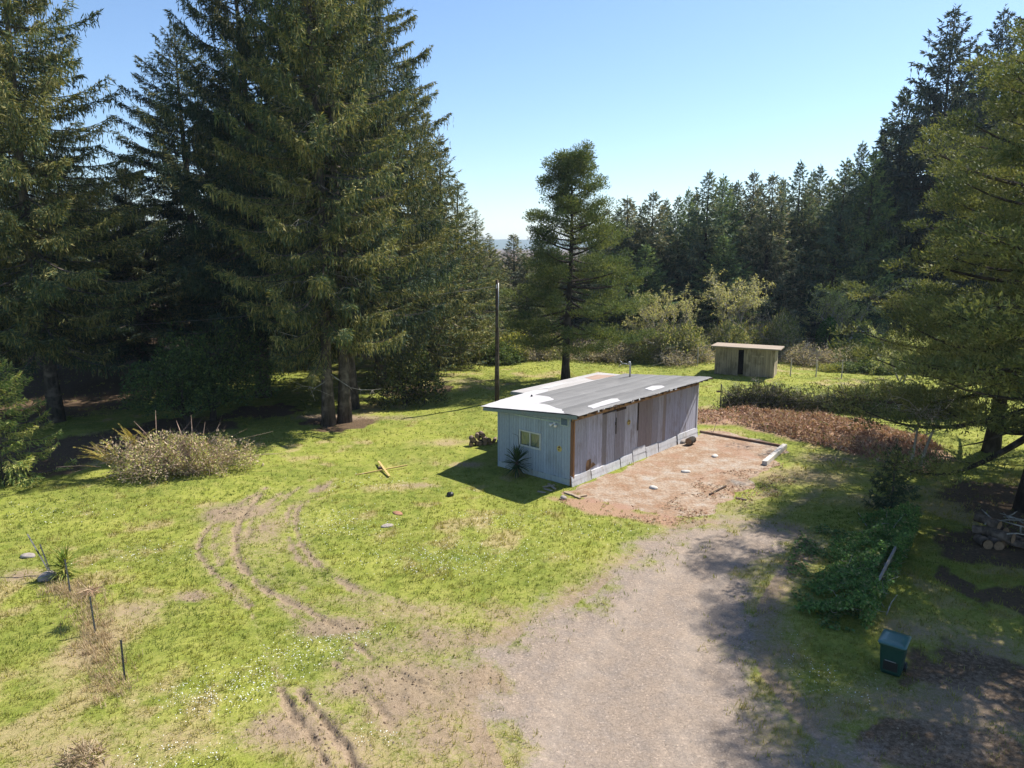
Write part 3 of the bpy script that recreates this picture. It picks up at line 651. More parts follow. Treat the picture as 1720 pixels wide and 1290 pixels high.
# lean-to on the low side
AX0, AX1, AY0, AY1 = 3.75, SL + .3, SW + .012, SW + 2.55
def az(Y): return roof_z(SW + .42) - .05 - .03 * (Y - SW)
ann = MB().hexa([(AX0 + .3, AY0, .02), (AX1 - .2, AY0, .02), (AX1 - .2, AY1 - .2, .02), (AX0 + .3, AY1 - .2, .02), (AX0 + .3, AY0, az(AY0) - .16), (AX1 - .2, AY0, az(AY0) - .16), (AX1 - .2, AY1 - .2, az(AY1) - .16), (AX0 + .3, AY1 - .2, az(AY1) - .16)], (.8, .8, .8)).obj('lean_to_wall', M_SIDE, shed)
MB().hexa([(AX0, RY1 + .02, az(RY1) - .15), (AX1, RY1 + .02, az(RY1) - .15), (AX1, AY1, az(AY1) - .15), (AX0, AY1, az(AY1) - .15), (AX0, RY1 + .02, az(RY1) + .02), (AX1, RY1 + .02, az(RY1) + .02), (AX1, AY1, az(AY1)), (AX0, AY1, az(AY1))]).obj('lean_to_roof', M_ROOF2, shed)
MB().box((AX0 - .03, RY1, az(AY1) - .17), (AX0 - .004, AY1 + .02, az(AY1) - .01), (.6, .6, .6)).obj('fascia_board', M_TRIM, shed)
MB().hexa([(9.2, RY1 + .3, az(RY1 + .3) + .012), (11.2, RY1 + .1, az(RY1) + .024), (11.0, AY1 - .5, az(AY1) + .012), (9.6, AY1 - .6, az(AY1) + .012), (9.2, RY1 + .3, az(RY1 + .3) + .030), (11.2, RY1 + .1, az(RY1) + .036), (11.0, AY1 - .5, az(AY1) + .026), (9.6, AY1 - .6, az(AY1) + .026)]).obj('rusty_patch', M_RUST, shed)
# vent pipe with hood, and a stub
vx, vy = on_roof(1058, 633); vz = roof_z(vy)
vp = MB().tube([(vx, vy, vz - .1), (vx, vy, vz + .78), (vx - .03, vy + .02, vz + .86), (vx - .10, vy + .06, vz + .88)], [.05, .05, .06, .06], 10).obj('vent_pipe', M_METAL, shed, True)
MB().tube([(vx - .02, vy + .05, vz + .72), (vx - .22, vy + .35, vz + .80), (vx - .36, vy + .55, vz + .62)], .018, 5).obj('service_arm', M_METAL, vp, True)
MB().tube([(vx - .25, vy + .38, vz + .78), (vx - .3, vy + .5, vz + .95)], .014, 5).obj('service_arm', M_METAL, vp, True)
vx, vy = on_roof(893, 667); vz = roof_z(vy)
MB().tube([(vx, vy, vz), (vx, vy, vz + .12), (vx, vy + .01, vz + .13)], [.05, .05, .01], 8).obj('vent_stub', M_BLACK, shed, True)

# ------------------------------------------------------------------ the small far shed
fa = np.array(G(1200, 627)); fb = np.array(G(1299, 634.5)); fu = fb - fa; FL = float(np.linalg.norm(fu)); fu /= FL
far = thing('field_shed', 'small plank shed with dark gap between doors at the field edge', 'shed', (fa[0], fa[1], gz(*fa)), math.atan2(fu[1], fu[0]))
FW = 2.2
def fz(Y): return 2.36 - .03 * Y
def fpanel(x0, x1, k):
    m = MB(); x = x0
    while x < x1 - .02:
        xe = min(x + .19, x1); t = k * rnd.uniform(.85, 1.12)
        m.box((x, -.03 + rnd.uniform(-.006, .006), .05 + rnd.uniform(-.03, .03)), (xe - .014, .02, 2.34), (t, t, t)); x += .19
    return m.obj('plank_door', M_FAR, far)
gap0, gap1 = FL * .40, FL * .49
fpanel(0, gap0, .95); fpanel(gap1, FL, 1.05)
MB().box((.03, .03, 2.2), (FL - .03, .06, 2.34)).obj('lintel', M_FAR, far)
MB().box((0.02, .7, 0), (FL - .02, .74, 2.3)).obj('interior_shade_sheet', M_DARK, far)  # near-black sheet painted as the unlit inside behind the door gap
m = MB(); y = 0.02
while y < FW - .05:
    m.box((FL - .03, y, .04), (FL + .02 + rnd.uniform(-.004, .004), y + .2, fz(y) - .03), (rnd.uniform(1.2, 1.6),) * 3); y += .215  # planks of the sunlit side tinted brighter, sunlight put into the colour
m.obj('side_wall', M_FAR, far)
MB().box((-.02, .02, .04), (.03, FW, fz(0))).obj('side_wall', M_FAR, far)
MB().box((0, FW - .04, .04), (FL, FW, fz(FW) - .04)).obj('back_wall', M_FAR, far)
fr = MB(); n = 8
fr.hexa([(-.35, -.45, fz(-.45)), (FL + .45, -.45, fz(-.45)), (FL + .45, FW + .4, fz(FW + .4)), (-.35, FW + .4, fz(FW + .4)), (-.35, -.45, fz(-.45) + .10), (FL + .45, -.45, fz(-.45) + .10), (FL + .45, FW + .4, fz(FW + .4) + .10), (-.35, FW + .4, fz(FW + .4) + .10)])
fr.obj('roof', M_FARROOF, far)
MB().box((FL * .62, -.05, 1.72), (FL * .82, -.036, 1.80), (1.3, 1.3, 1.3)).obj('door_batten', M_FAR, far)

# ------------------------------------------------------------------ utility pole and its wire
px_, py_ = G(835, 678); ph = ztop(470, py_)
pole = thing('utility_pole', 'tall dark wooden utility pole behind the long shed', 'pole', (px_, py_, 0))
MB().tube([(0, 0, -.3), (0, 0, 2), (.02, 0, 5), (.03, 0, ph)], [.16, .15, .125, .10], 12).obj('pole_shaft', M_POLE, pole, True)
MB().tube([(.12, -.08, ph - 3.2), (.12, -.08, ph - .2)], .025, 6).obj('conduit', M_METAL, pole, True)
MB().box((-.04, -.16, ph - .55), (.04, -.09, ph - .3)).obj('wire_bracket', M_METAL, pole)
a = np.array([px_, py_, ph - .4]); b = np.array([-44, 36.0, 6.0]); t_ = np.linspace(0, 1, 40)[:, None]
cat = a * (1 - t_) + b * t_; cat[:, 2] -= 4 * 1.0 * (t_ * (1 - t_))[:, 0]
tag(MB().tube(cat, .012, 4).obj('overhead_wire', M_WIRE), 'thin overhead wire running from the utility pole into the trees', 'wire')
#SECTION3

# ------------------------------------------------------------------ vegetation generators
def unit(a): return a / (np.linalg.norm(a, axis=-1, keepdims=True) + 1e-9)
def kites(mb, B, D, l, wd, rng, col, flat=0.0):
    """elongated four-cornered sprigs or leaves; flat 0..1 turns their faces up"""
    N = len(B)
    if N == 0: return
    D = unit(D); rv = rng.normal(size=(N, 3)); rv[:, 2] *= (1 - flat)
    S = unit(np.cross(D, unit(rv))) if flat == 0 else unit(np.cross(D, unit(np.stack([rv[:, 0] * (1 - flat), rv[:, 1] * (1 - flat), np.ones(N)], 1))))
    l = np.broadcast_to(l, (N,))[:, None]; wd = np.broadcast_to(wd, (N,))[:, None]
    V = np.stack([B, B + D * l * .42 + S * wd * .5, B + D * l, B + D * l * .42 - S * wd * .5], 1)
    mb.quads(V, col)
def pal(rng, N, cols, wts=None, jit=.22):
    cols = np.array(cols); k = rng.choice(len(cols), N, p=wts); c = cols[k] * (1 + rng.uniform(-jit, jit, (N, 1)))
    return np.clip(c, 0, 1)

def spruce(seed, H, Rb, z0, nb, step, sl, sw, nsp=5, hang=.5, olive=.4, trunk_r=.4, power=.8, lean=0, up=35, droop=.35, cols=None, mat=None):
    rng = np.random.RandomState(seed)
    cols = cols or [(.034, .052, .032), (.056, .076, .036), (.110, .112, .042), (.170, .152, .062)]
    tk = MB(); n = 10; zz = np.linspace(-.2, H, n); P = np.stack([.12 * np.sin(zz * .25 + seed) + lean * (zz / H) ** 2, .12 * np.cos(zz * .2 + seed), zz], 1)
    rr = trunk_r * (1 - zz / H * .97); rr[0] *= 1.35
    tk.tube(P, rr, 9)
    lm = MB(); cr = MB()
    for i in range(nb):
        f = ((i + rng.rand()) / nb) ** 1.05; z = z0 + (H - .3 - z0) * f
        L = Rb * (1 - f) ** power * rng.uniform(.6, 1.12) * min(1, .6 + f * 2.5) + .12
        azm = i * 2.39996 + rng.uniform(-.5, .5); e = R(-12 + (up + 12) * f ** 1.1 + rng.uniform(-9, 9))
        rad = np.array([math.cos(azm), math.sin(azm), 0]); ax = np.interp(z, zz, P[:, 0]); ay = np.interp(z, zz, P[:, 1]); o = np.array([ax, ay, z])
        sag = (.24 * (1 - f) + .02) * rng.uniform(.6, 1.3); tipup = .16 * rng.uniform(.4, 1.4)
        def pos(t):
            t = np.asarray(t)[:, None]
            return o + rad * (L * t * math.cos(e)) + np.array([0, 0, 1.]) * (L * (t * math.sin(e) - sag * np.sin(t * 2.2) * .8 + tipup * t ** 3))
        K = max(4, int(L / .5)); tt = np.linspace(0, 1, K); bp = pos(tt)
        lm.tube(bp, np.linspace(max(.012, .022 * L * .7), .006, K), 3, cap=False)
        bt = rng.rand(); bc = np.array([1.0, 1.0, 1.0]) * rng.uniform(.8, 1.2)
        w_ol = np.clip(olive + rng.uniform(-.3, .3), 0, 1); wts = np.array([(1 - w_ol) * .5, (1 - w_ol) * .5, w_ol * .6, w_ol * .4])
        nt_ = max(3, int(L / step)) * 2
        t = .10 + .90 * rng.rand(nt_) ** .85; p = pos(t); tan = unit(pos(np.minimum(t + .02, 1.02)) - p)
        side = unit(np.cross(tan, np.array([0, 0, 1.]))); sg = np.where(np.arange(nt_) % 2 == 0, 1., -1.)[:, None]
        tl = (.10 + .20 * L) * (1.05 - .75 * t) * rng.uniform(.6, 1.25, nt_); tl = np.minimum(tl, 1.35); ssc = .5 + .5 * min(1, L / (Rb * .45))
        td = unit(tan * .75 + side * sg * .8 + np.array([0, 0, -1.]) * (droop * rng.uniform(.2, 1.5, nt_))[:, None])
        ks = (np.arange(nsp) + .4) / nsp
        B = (p[:, None] + td[:, None] * (tl[:, None] * ks[None])[..., None]); B[..., 2] -= .3 * tl[:, None] * ks[None] ** 2
        B = B.reshape(-1, 3); N = len(B)
        D = np.repeat(td, nsp, 0) + rng.normal(size=(N, 3)) * .42 + np.array([0, 0, -.25])
        kites(cr, B, D, ssc * sl * rng.uniform(.7, 1.3, N), ssc * sw * rng.uniform(.7, 1.25, N), rng, pal(rng, N, cols, wts / wts.sum()) * bc)
        # tip leader
        nk = 4; kites(cr, pos(np.linspace(.86, .99, nk)), np.tile(tan[-1:], (nk, 1)) + rng.normal(size=(nk, 3)) * .25, sl * 1.1, sw, rng, pal(rng, nk, cols, wts / wts.sum()) * bc)
        nh = int(L / step * hang * (1 if f < .75 else .3))
        if nh:
            th = rng.uniform(.2, 1, nh); ph_ = pos(th) + rng.normal(size=(nh, 3)) * np.array([.12, .12, .05]) * L * .35
            ln = 3; B = np.repeat(ph_, ln, 0); B[:, 2] -= np.tile(np.arange(ln) * sl * .75, nh) * np.repeat(rng.uniform(.7, 1.5, nh), ln); N = len(B)
            D = np.tile([0, 0, -1.], (N, 1)) + rng.normal(size=(N, 3)) * .22
            kites(cr, B, D, sl * rng.uniform(.9, 1.5, N), sw * rng.uniform(.7, 1.1, N), rng, pal(rng, N, cols, wts / wts.sum()) * bc * .95)
    # leader at the very top
    kites(cr, np.repeat(P[-1:], 14, 0) - rng.uniform(-.2, 1, (14, 1)) * np.array([0, 0, 1.]), rng.normal(size=(14, 3)) * .3 + np.array([0, 0, 1.]), sl * .8, sw * .6, rng, pal(rng, 14, cols))
    return tk.mesh('trunk', True), lm.mesh('branches'), cr.mesh('crown')

def pine(seed, H, Rb, z0, nb, nclump, per, sl, sw, trunk_r=.35, cols=None, flatp=.45, prof=None, lean=0, csize=.55, minc=3, asym=0):
    rng = np.random.RandomState(seed)
    cols = cols or [(.036, .058, .028), (.058, .082, .032), (.082, .102, .036), (.128, .136, .044)]
    tk = MB(); n = 12; zz = np.linspace(-.2, H, n); P = np.stack([.25 * np.sin(zz * .3 + seed) + lean * (zz / H) ** 2, .2 * np.cos(zz * .22 + seed), zz], 1); P[:, :2] -= P[0, :2]
    rr = trunk_r * (1 - zz / H * .93); rr[0] *= 1.3; tk.tube(P, rr, 9)
    lm = MB(); cr = MB()
    prof = prof or (lambda f: (1 - f) ** .6 * min(1, .65 + f * 1.6))
    for i in range(nb):
        f = ((i + rng.rand()) / nb) ** .95; z = z0 + (H - .4 - z0) * f
        L = Rb * prof(f) * rng.uniform(.55, 1.15) + .3
        azm = i * 2.39996 + rng.uniform(-.6, .6); L *= 1 + asym * math.cos(azm + .7); e = R(-6 + 40 * f ** 1.3 + rng.uniform(-10, 10))
        rad = np.array([math.cos(azm), math.sin(azm), 0]); sd = np.array([-rad[1], rad[0], 0])
        o = np.array([np.interp(z, zz, P[:, 0]), np.interp(z, zz, P[:, 1]), z]); sag = rng.uniform(.05, .22) * (1 - f); bend = rng.uniform(-.25, .25)
        def pos(t):
            t = np.asarray(t)[:, None]
            return o + rad * (L * t * math.cos(e)) + sd * (bend * L * t ** 2) + np.array([0, 0, 1.]) * (L * (t * math.sin(e) - sag * np.sin(t * 2.4) + .12 * t ** 3))
        K = max(4, int(L / .6)); lm.tube(pos(np.linspace(0, 1, K)), np.linspace(max(.015, .018 * L + .012), .008, K), 4, cap=False)
        nc = max(minc, int(nclump * L / Rb * rng.uniform(.7, 1.2)))
        t = rng.uniform(.32, 1.0, nc); pc = pos(t); off = rng.normal(size=(nc, 3)) * np.array([.16, .16, .06]) * L * (1.1 - t * .5)[:, None]; off[:, 2] = np.abs(off[:, 2]) * .8
        pc2 = pc + off
        for a, b in zip(pc, pc2): lm.tube([a, (a + b) / 2 + np.array([0, 0, .04]), b], [.018, .012, .006], 3, cap=False)
        s = csize * rng.uniform(.6, 1.25, nc)
        N = nc * per; C = np.repeat(pc2, per, 0); S_ = np.repeat(s, per)[:, None]
        q = unit(rng.normal(size=(N, 3))) * rng.rand(N, 1) ** .4; q[:, 2] *= flatp
        B = C + q * S_; D = q * .8 + rng.normal(size=(N, 3)) * .5 + np.array([0, 0, .55]) + rad * .3
        bw = np.repeat(rng.rand(nc) ** 1.2, per)[:, None]; base = np.array(cols)
        c = base[0] * (1 - bw) + base[3] * bw; c = np.where(rng.rand(N, 1) < .25, base[2] * .6 + c * .4, c); c = np.where(rng.rand(N, 1) < .2, base[1], c); c = c * (1 + rng.uniform(-.22, .22, (N, 1)))
        kites(cr, B, D, sl * rng.uniform(.7, 1.3, N), sw * rng.uniform(.7, 1.3, N), rng, c)
    return tk.mesh('trunk', True), lm.mesh('branches'), cr.mesh('crown')

def tree_thing(name, label, cat, meshes, loc, rz=0, scale=(1, 1, 1), group=None, bark=None, leaf=None):
    t = thing(name, label, cat, loc, rz, group); t.scale = scale
    for nm, me, m in zip(('trunk', 'branches', 'crown'), meshes, (bark or M_BARK, bark or M_BARK, leaf or M_NEEDLE)):
        if me is not None: put(nm, me, m, t)
    return t

def bush_mesh(seed, rx, ry, rz, nl, ll, lw, cols, wts=None, nst=18, lump=.45, flat=.3, stem_r=.012, shell=.45, twigs=0):
    rng = np.random.RandomState(seed); st = MB(); lf = MB()
    def ell(d):
        nz = fbm(d[:, 0] * 1.8 + d[:, 2] * 1.3 + seed, d[:, 1] * 1.8 - d[:, 2] * 1.1, 3, seed % 17)
        r = 1 - lump + lump * 2 * nz; return d * np.array([rx, ry, rz]) * r[:, None]
    d = unit(rng.normal(size=(nl, 3))); d[:, 2] = np.abs(d[:, 2]) * 1.05 - .05
    P = ell(d) * (rng.rand(nl, 1) ** shell); P[:, 2] = np.maximum(P[:, 2] + rz * .04, .03)
    clump = fbm(P[:, 0] * 2.2 + seed, P[:, 1] * 2.2 + P[:, 2] * 1.7, 2, 3); keep = clump > .36; P = P[keep]; d = d[keep]; N = len(P)
    kites(lf, P, d * .6 + rng.normal(size=(N, 3)) * .7 + np.array([0, 0, .15]), ll * rng.uniform(.6, 1.35, N), lw * rng.uniform(.6, 1.3, N), rng, pal(rng, N, cols, wts, .3), flat)
    ds = unit(rng.normal(size=(nst, 3))); ds[:, 2] = np.abs(ds[:, 2]) + .15; E = ell(unit(ds)) * rng.uniform(.8, 1.12, (nst, 1))
    for e in E:
        b = np.array([rng.uniform(-.3, .3) * rx, rng.uniform(-.3, .3) * ry, -.05]); mid = (b + e) / 2 + np.array([0, 0, rz * .22]) + rng.normal(size=3) * .08 * rx
        q = np.linspace(0, 1, 6)[:, None]; cv = b * (1 - q) ** 2 + 2 * mid * q * (1 - q) + e * q ** 2
        st.tube(cv, np.linspace(stem_r * 1.6, stem_r * .5, 6), 3, c=(.9, .85, .8), cap=False)
        for _ in range(twigs):
            k = rng.randint(2, 6); dd = rng.normal(size=3) * np.array([1, 1, .7]); dd[2] += .3; L = rng.uniform(.15, .4) * rz
            st.tube([cv[k], cv[k] + dd * L * .5, cv[k] + dd * L], [stem_r * .7, stem_r * .5, stem_r * .25], 3, cap=False)
    return st.mesh('stems'), lf.mesh('foliage')
def bush(name, label, cat, meshes, loc, rz=0, scale=(1, 1, 1), group=None, stem=None, leaf=None):
    t = thing(name, label, cat, loc, rz, group); t.scale = scale
    put('stems', meshes[0], stem or M_TWIG, t); put('foliage', meshes[1], leaf or M_LEAF, t); return t

def bare_tree_mesh(seed, H, spread, nl, ll, cols, levels=4, trunks=2, r0=.06, leaf_w=.5):
    rng = np.random.RandomState(seed); wd = MB(); tips = []
    def grow(p, d, L, r, lev):
        n = 5; pts = [p]; q = p.copy(); dd = d.copy()
        for i in range(n):
            dd = unit(dd + rng.normal(size=3) * .16 + np.array([0, 0, .05])); q = q + dd * L / n; pts.append(q)
        wd.tube(pts, np.linspace(r, r * .55, n + 1), 5 if lev == 0 else 3, cap=False)
        if lev >= levels - 2: tips.extend(pts[2:])
        if lev < levels:
            for k in range(rng.randint(3, 6)):
                j = rng.randint(2, n + 1); nd = unit(dd + rng.normal(size=3) * np.array([1, 1, .6]) * spread); grow(np.array(pts[j]), nd, L * rng.uniform(.5, .75), r * .5, lev + 1)
    for t in range(trunks):
        a = rng.uniform(0, 6.28); grow(np.array([.15 * math.cos(a) * t, .15 * math.sin(a) * t, -.1]), unit(np.array([.28 * math.cos(a), .28 * math.sin(a), 1.])), H * .5, r0, 0)
    T = np.array(tips); lf = MB()
    if nl:
        T = T[rng.randint(0, len(T), nl)] + rng.normal(size=(nl, 3)) * .06
        kites(lf, T, rng.normal(size=(nl, 3)) + np.array([0, 0, .3]), ll * rng.uniform(.6, 1.3, nl), ll * leaf_w * rng.uniform(.7, 1.2, nl), rng, pal(rng, nl, cols, None, .3), .3)
    return wd.mesh('branches'), (lf.mesh('leaves') if nl else None)
def bare_tree(name, label, cat, meshes, loc, rz=0, scale=(1, 1, 1), group=None, bark=None):
    t = thing(name, label, cat, loc, rz, group); t.scale = scale
    put('trunk_and_branches', meshes[0], bark or M_TWIG, t)
    if meshes[1]: put('leaves', meshes[1], M_LEAF, t)
    return t

# ------------------------------------------------------------------ big spruces on the left
BIG_A = spruce(11, 34, 6.6, 5.2, 225, .115, .27, .062, 6, 1.8, .48, .34, .55, up=38)
BIG_B = spruce(23, 33, 8.0, 4.5, 215, .13, .30, .068, 6, 2.0, .25, .45, .6, up=42, droop=.5, cols=[(.020, .035, .027), (.034, .050, .033), (.072, .078, .036), (.115, .105, .046)])
MID_A = spruce(37, 24, 5.2, 1.4, 150, .18, .32, .075, 5, 1.2, .42, .32, .8, up=48)
def at(px, D, z=0): return (lat(px, D, 0), D)
x, y = G(556, 712)
front_spruce = tree_thing('spruce_tree', 'tall olive-green spruce with pale paired trunks standing in front of the darker spruces', 'tree', BIG_A, (x, y, gz(x, y)), .4)
dm_ = MB(); rgd = np.random.RandomState(29)
for k in range(46):
    z_ = rgd.uniform(2.5, 20); an = rgd.uniform(0, 6.28); L = rgd.uniform(1.6, 4.2) * (1.1 - z_ / 34); b_ = np.array([0, 0, z_]); d_ = np.array([math.cos(an), math.sin(an), rgd.uniform(-.3, .15)])
    p_ = [b_ + d_ * L * q + np.array([0, 0, -.25]) * L * q * (1 - q) * 2 + rgd.normal(size=3) * .06 for q in np.linspace(0, 1, 6)]; dm_.tube(p_, np.linspace(.04, .008, 6), 4, cap=False)
    for j in range(9):
        q = p_[rgd.randint(2, 6)]; dd = d_ * .5 + rgd.normal(size=3) * .6 + np.array([0, 0, -.35]); l_ = rgd.uniform(.3, .8); dm_.tube([q, q + dd * l_ * .5, q + dd * l_], [.012, .009, .004], 3, cap=False)
dm_.obj('dead_limbs', M_TWIG, front_spruce)['kind'] = 'stuff'
x, y = G(580, 708)
second = thing('spruce_tree', 'slender pale spruce trunk with thin crown, close beside the paired-trunk spruce', 'tree', (x, y, gz(x, y)), 1.2)
SL2 = spruce(51, 27, 4.0, 7., 70, .22, .34, .085, 4, .8, .5, .36, .6)
for nm, me, m in zip(('trunk', 'branches', 'crown'), SL2, (M_BARK, M_BARK, M_NEEDLE)): put(nm, me, m, second)
def place(proto, name, label, loc, rz, sc, group=None):
    t = thing(name, label, 'tree', loc, rz, group); t.scale = sc
    for nm, me in zip(('trunk', 'branches', 'crown'), proto): put(nm, me, None, t)
    return t
x, y = G(588, 684); place(BIG_B, 'spruce_tree', 'dark spruce with thick black trunk, directly behind the pale-trunked spruce', (x, y, 0), 2.1, (.95, .95, 1.05))
x, y = at(445, 50); tree_thing('spruce_tree', 'very dark blue-green spruce with long upswept limbs against the sky', 'tree', BIG_B, (x, y, 0), .2, (1.02, 1.02, 1.02))
x, y = at(92, 42); place(BIG_A, 'spruce_tree', 'huge olive spruce with drooping curtains, above the young spruce at the lawn', (x, y, 0), 3.6, (1.15, 1.15, .95))
x, y = at(-60, 44); place(BIG_B, 'spruce_tree', 'shaded spruce in the dark grove behind the bramble mound', (x, y, 0), 4.4, (1, 1, .85), 'spruces in the dark grove')
x, y = at(245, 56); place(BIG_B, 'spruce_tree', 'shaded spruce in the dark grove behind the bramble mound', (x, y, 0), 5.4, (1.1, 1.1, .5), 'spruces in the dark grove')
x, y = at(30, 58); place(BIG_B, 'spruce_tree', 'shaded spruce in the dark grove behind the bramble mound', (x, y, 0), 1.4, (.95, .95, .9), 'spruces in the dark grove')
x, y = at(340, 62); place(BIG_B, 'spruce_tree', 'shaded spruce in the dark grove behind the bramble mound', (x, y, 0), .9, (1.25, 1.25, .85), 'spruces in the dark grove')
for px, D, s_, sz, rz in ((180, 64, 1.2, .5, 2.), (520, 64, 1.2, .9, 3.3), (420, 74, 1.2, .8, .4), (130, 72, 1.2, .6, 1.7), (590, 74, 1.2, .8, 5.)):
    x, y = at(px, D); place(BIG_B, 'spruce_tree', 'shaded spruce in the dark grove behind the bramble mound', (x, y, 0), rz, (s_, s_, sz), 'spruces in the dark grove')
x, y = at(640, 53); place(BIG_A, 'spruce_tree', 'tall spruce with feathery hanging boughs, between the pale trunks and the receding row', (x, y, 0), 5.2, (1.15, 1.15, .98))
# the receding row towards the gap
ORD = ('second', 'third', 'fourth', 'fifth', 'sixth')
for ri, (px, D, ty, s_, rz) in enumerate(((700, 58, 95, 1.15, .3), (742, 63, 222, 1.2, 2.2), (772, 68, 300, 1.15, 4.0), (800, 74, 352, 1.1, 1.1), (822, 82, 395, 1.0, 3.1), (725, 72, 190, 1.2, 5.0))):
    x, y = at(px, D); h = ztop(ty, D)
    place(MID_A, 'spruce_tree', ('tallest spruce', 'fourth-lowest spruce', 'third-lowest spruce', 'second-lowest spruce', 'lowest and farthest spruce', 'second-tallest spruce')[ri] + ' in the row stepping down towards the utility pole', (x, y, 0), rz, (s_, s_, h / 24), 'row of spruces stepping down')
for me, m in zip(MID_A, (M_BARK, M_BARK, M_NEEDLE)): me.materials.append(m)

# young spruce on the lawn edge at the far left, lit by the sun
YS = spruce(61, 6.4, 3.1, .25, 80, .10, .20, .05, 5, .3, .55, .10, .75, up=40, cols=[(.08, .115, .035), (.12, .16, .045), (.20, .21, .06), (.26, .24, .08)])
x, y = G(14, 808); tree_thing('young_spruce', 'bushy young yellow-green spruce at the edge of the dark grove', 'tree', YS, (x, y, gz(x, y)), .5)
SS = spruce(67, 2.9, 1.15, .1, 52, .09, .18, .045, 5, .2, .1, .06, .8, up=50, cols=[(.035, .05, .03), (.05, .066, .034), (.075, .085, .04), (.1, .1, .05)])
x, y = G(1497, 862); tree_thing('young_spruce', 'small dark young spruce beside the leaning bare sapling', 'tree', SS, (x, y, gz(x, y)), .5)

# ------------------------------------------------------------------ back forest
FAR_S = [spruce(100 + k, 20, 5.6, .8, 210, .27, .42, .125, 5, .7, o_, .3, .85, up=34, cols=c_) for k, (o_, c_) in enumerate((
    (.3, [(.048, .072, .054), (.068, .096, .064), (.115, .128, .074), (.155, .152, .084)]),
    (.45, [(.048, .066, .048), (.074, .092, .06), (.135, .13, .078), (.185, .162, .105)]),
    (.4, [(.052, .084, .05), (.080, .12, .058), (.125, .17, .07), (.18, .21, .085)])))]
for t3 in FAR_S:
    for me, m in zip(t3, (M_BARK_D, M_BARK_D, M_NEEDLE)): me.materials.append(m)
rf = random.Random(9)
forest = [(1048, 331, 86, 1), (1091, 322, 84, 1), (1131, 330, 90, 0), (1147, 318, 86, 2), (1178, 288, 82, 0), (1202, 296, 88, 2), (1228, 305, 92, 0), (1249, 288, 88, 1), (1325, 272, 84, 0), (1358, 279, 90, 0), (1394, 268, 80, 0), (1418, 240, 84, 0),
          (1070, 345, 96, 0), (1112, 335, 97, 0), (1160, 325, 95, 1), (1300, 300, 93, 0), (1375, 300, 94, 0), (1215, 310, 96, 0), (1340, 320, 86, 1), (1265, 310, 94, 0), (1032, 350, 98, 0)]
forest += [(1015 + 24 * i + rf.uniform(-8, 8), 352 - i * 4.4 + rf.uniform(-8, 10), rf.uniform(100, 112), rf.choice((0, 0, 1))) for i in range(0, 20, 2)]
forest += [(1050 + 46 * i + rf.uniform(-10, 10), 400 - i * 6 + rf.uniform(-20, 20), rf.uniform(82, 85.5), rf.choice((0, 1, 2))) for i in range(9)]
for px, ty, D, k in forest:
    x, y = at(px, D); h = ztop(ty, D); s_ = rf.uniform(.8, 1.35)
    rank = 'short front-rank forest spruce' if 82 <= D < 85.6 and D != int(D) else ('middle-rank forest spruce' if D < 99 else 'rearmost forest spruce'); hue = ('blue-black', 'brown-tinged', 'fresh green')[k]; wh = 'between the lone pine and the far shed' if px < 1195 else ('directly above the far shed' if px < 1330 else 'between the far shed and the tallest pair')
    place(FAR_S[k], 'forest_spruce', f'{hue} {rank} {wh}', (x, y, 0), rf.uniform(0, 6.28), (s_, s_, h / 20), f'{hue} {rank} {wh}')
for px, ty, D, k, lb in ((1280, 292, 81, 1, 'brownish-grey thin spruce standing proud of the dense forest wall'), (1208, 395, 79, 2, 'short fresh-green spruce at the foot of the dense forest wall'), (1440, 252, 80, 2, 'green layered spruce below the two tallest dark spruces'), (1080, 410, 80, 2, 'short green spruce right beside the lone pine')):
    x, y = at(px, D); h = ztop(ty, D); place(FAR_S[k], 'forest_spruce', lb, (x, y, 0), rf.uniform(0, 6.28), (1.15, 1.15, h / 20))
for px, ty, D, k in ((862, 393, 92, 1), (905, 384, 96, 0), (832, 425, 104, 0), (884, 430, 84, 1), (925, 400, 100, 0), (965, 410, 98, 0), (1000, 380, 100, 0)):
    x, y = at(px, D); h = ztop(ty, D); s_ = rf.uniform(.95, 1.15)
    place(FAR_S[k], 'forest_spruce', 'grey-green spruce seen between the utility pole and the lone pine', (x, y, 0), rf.uniform(0, 6.28), (s_, s_, h / 20), 'spruces behind the pole')
TALL = spruce(131, 31, 8.4, 2.0, 270, .22, .44, .13, 5, 1.2, .15, .4, .72, up=26, cols=[(.022, .034, .033), (.034, .049, .043), (.054, .065, .05), (.075, .078, .056)])
x, y = at(1545, 82); tree_thing('tall_spruce', 'tallest dark blue-green spruce with jagged limbs above the green layered spruce', 'tree', TALL, (x, y, 0), .4, (1.4, 1.4, ztop(12, 82) / 31), bark=M_BARK_D)
x, y = at(1622, 86); place(TALL, 'tall_spruce', 'second tall dark spruce with a slimmer top, partly behind the olive pine', (x, y, 0), 2.9, (1.2, 1.2, ztop(14, 86) / 31))
for px, ty, D in ((1482, 150, 86), (1600, 160, 94), (1680, 120, 92), (1500, 200, 94), (1560, 190, 90), (1640, 170, 88), (1460, 215, 90)):
    x, y = at(px, D); place(FAR_S[0], 'forest_spruce', 'dark spruce filling in round the two tallest spruces', (x, y, 0), rf.uniform(0, 6.28), (1.5, 1.5, ztop(ty, D) / 20), 'spruces round the tallest pair')

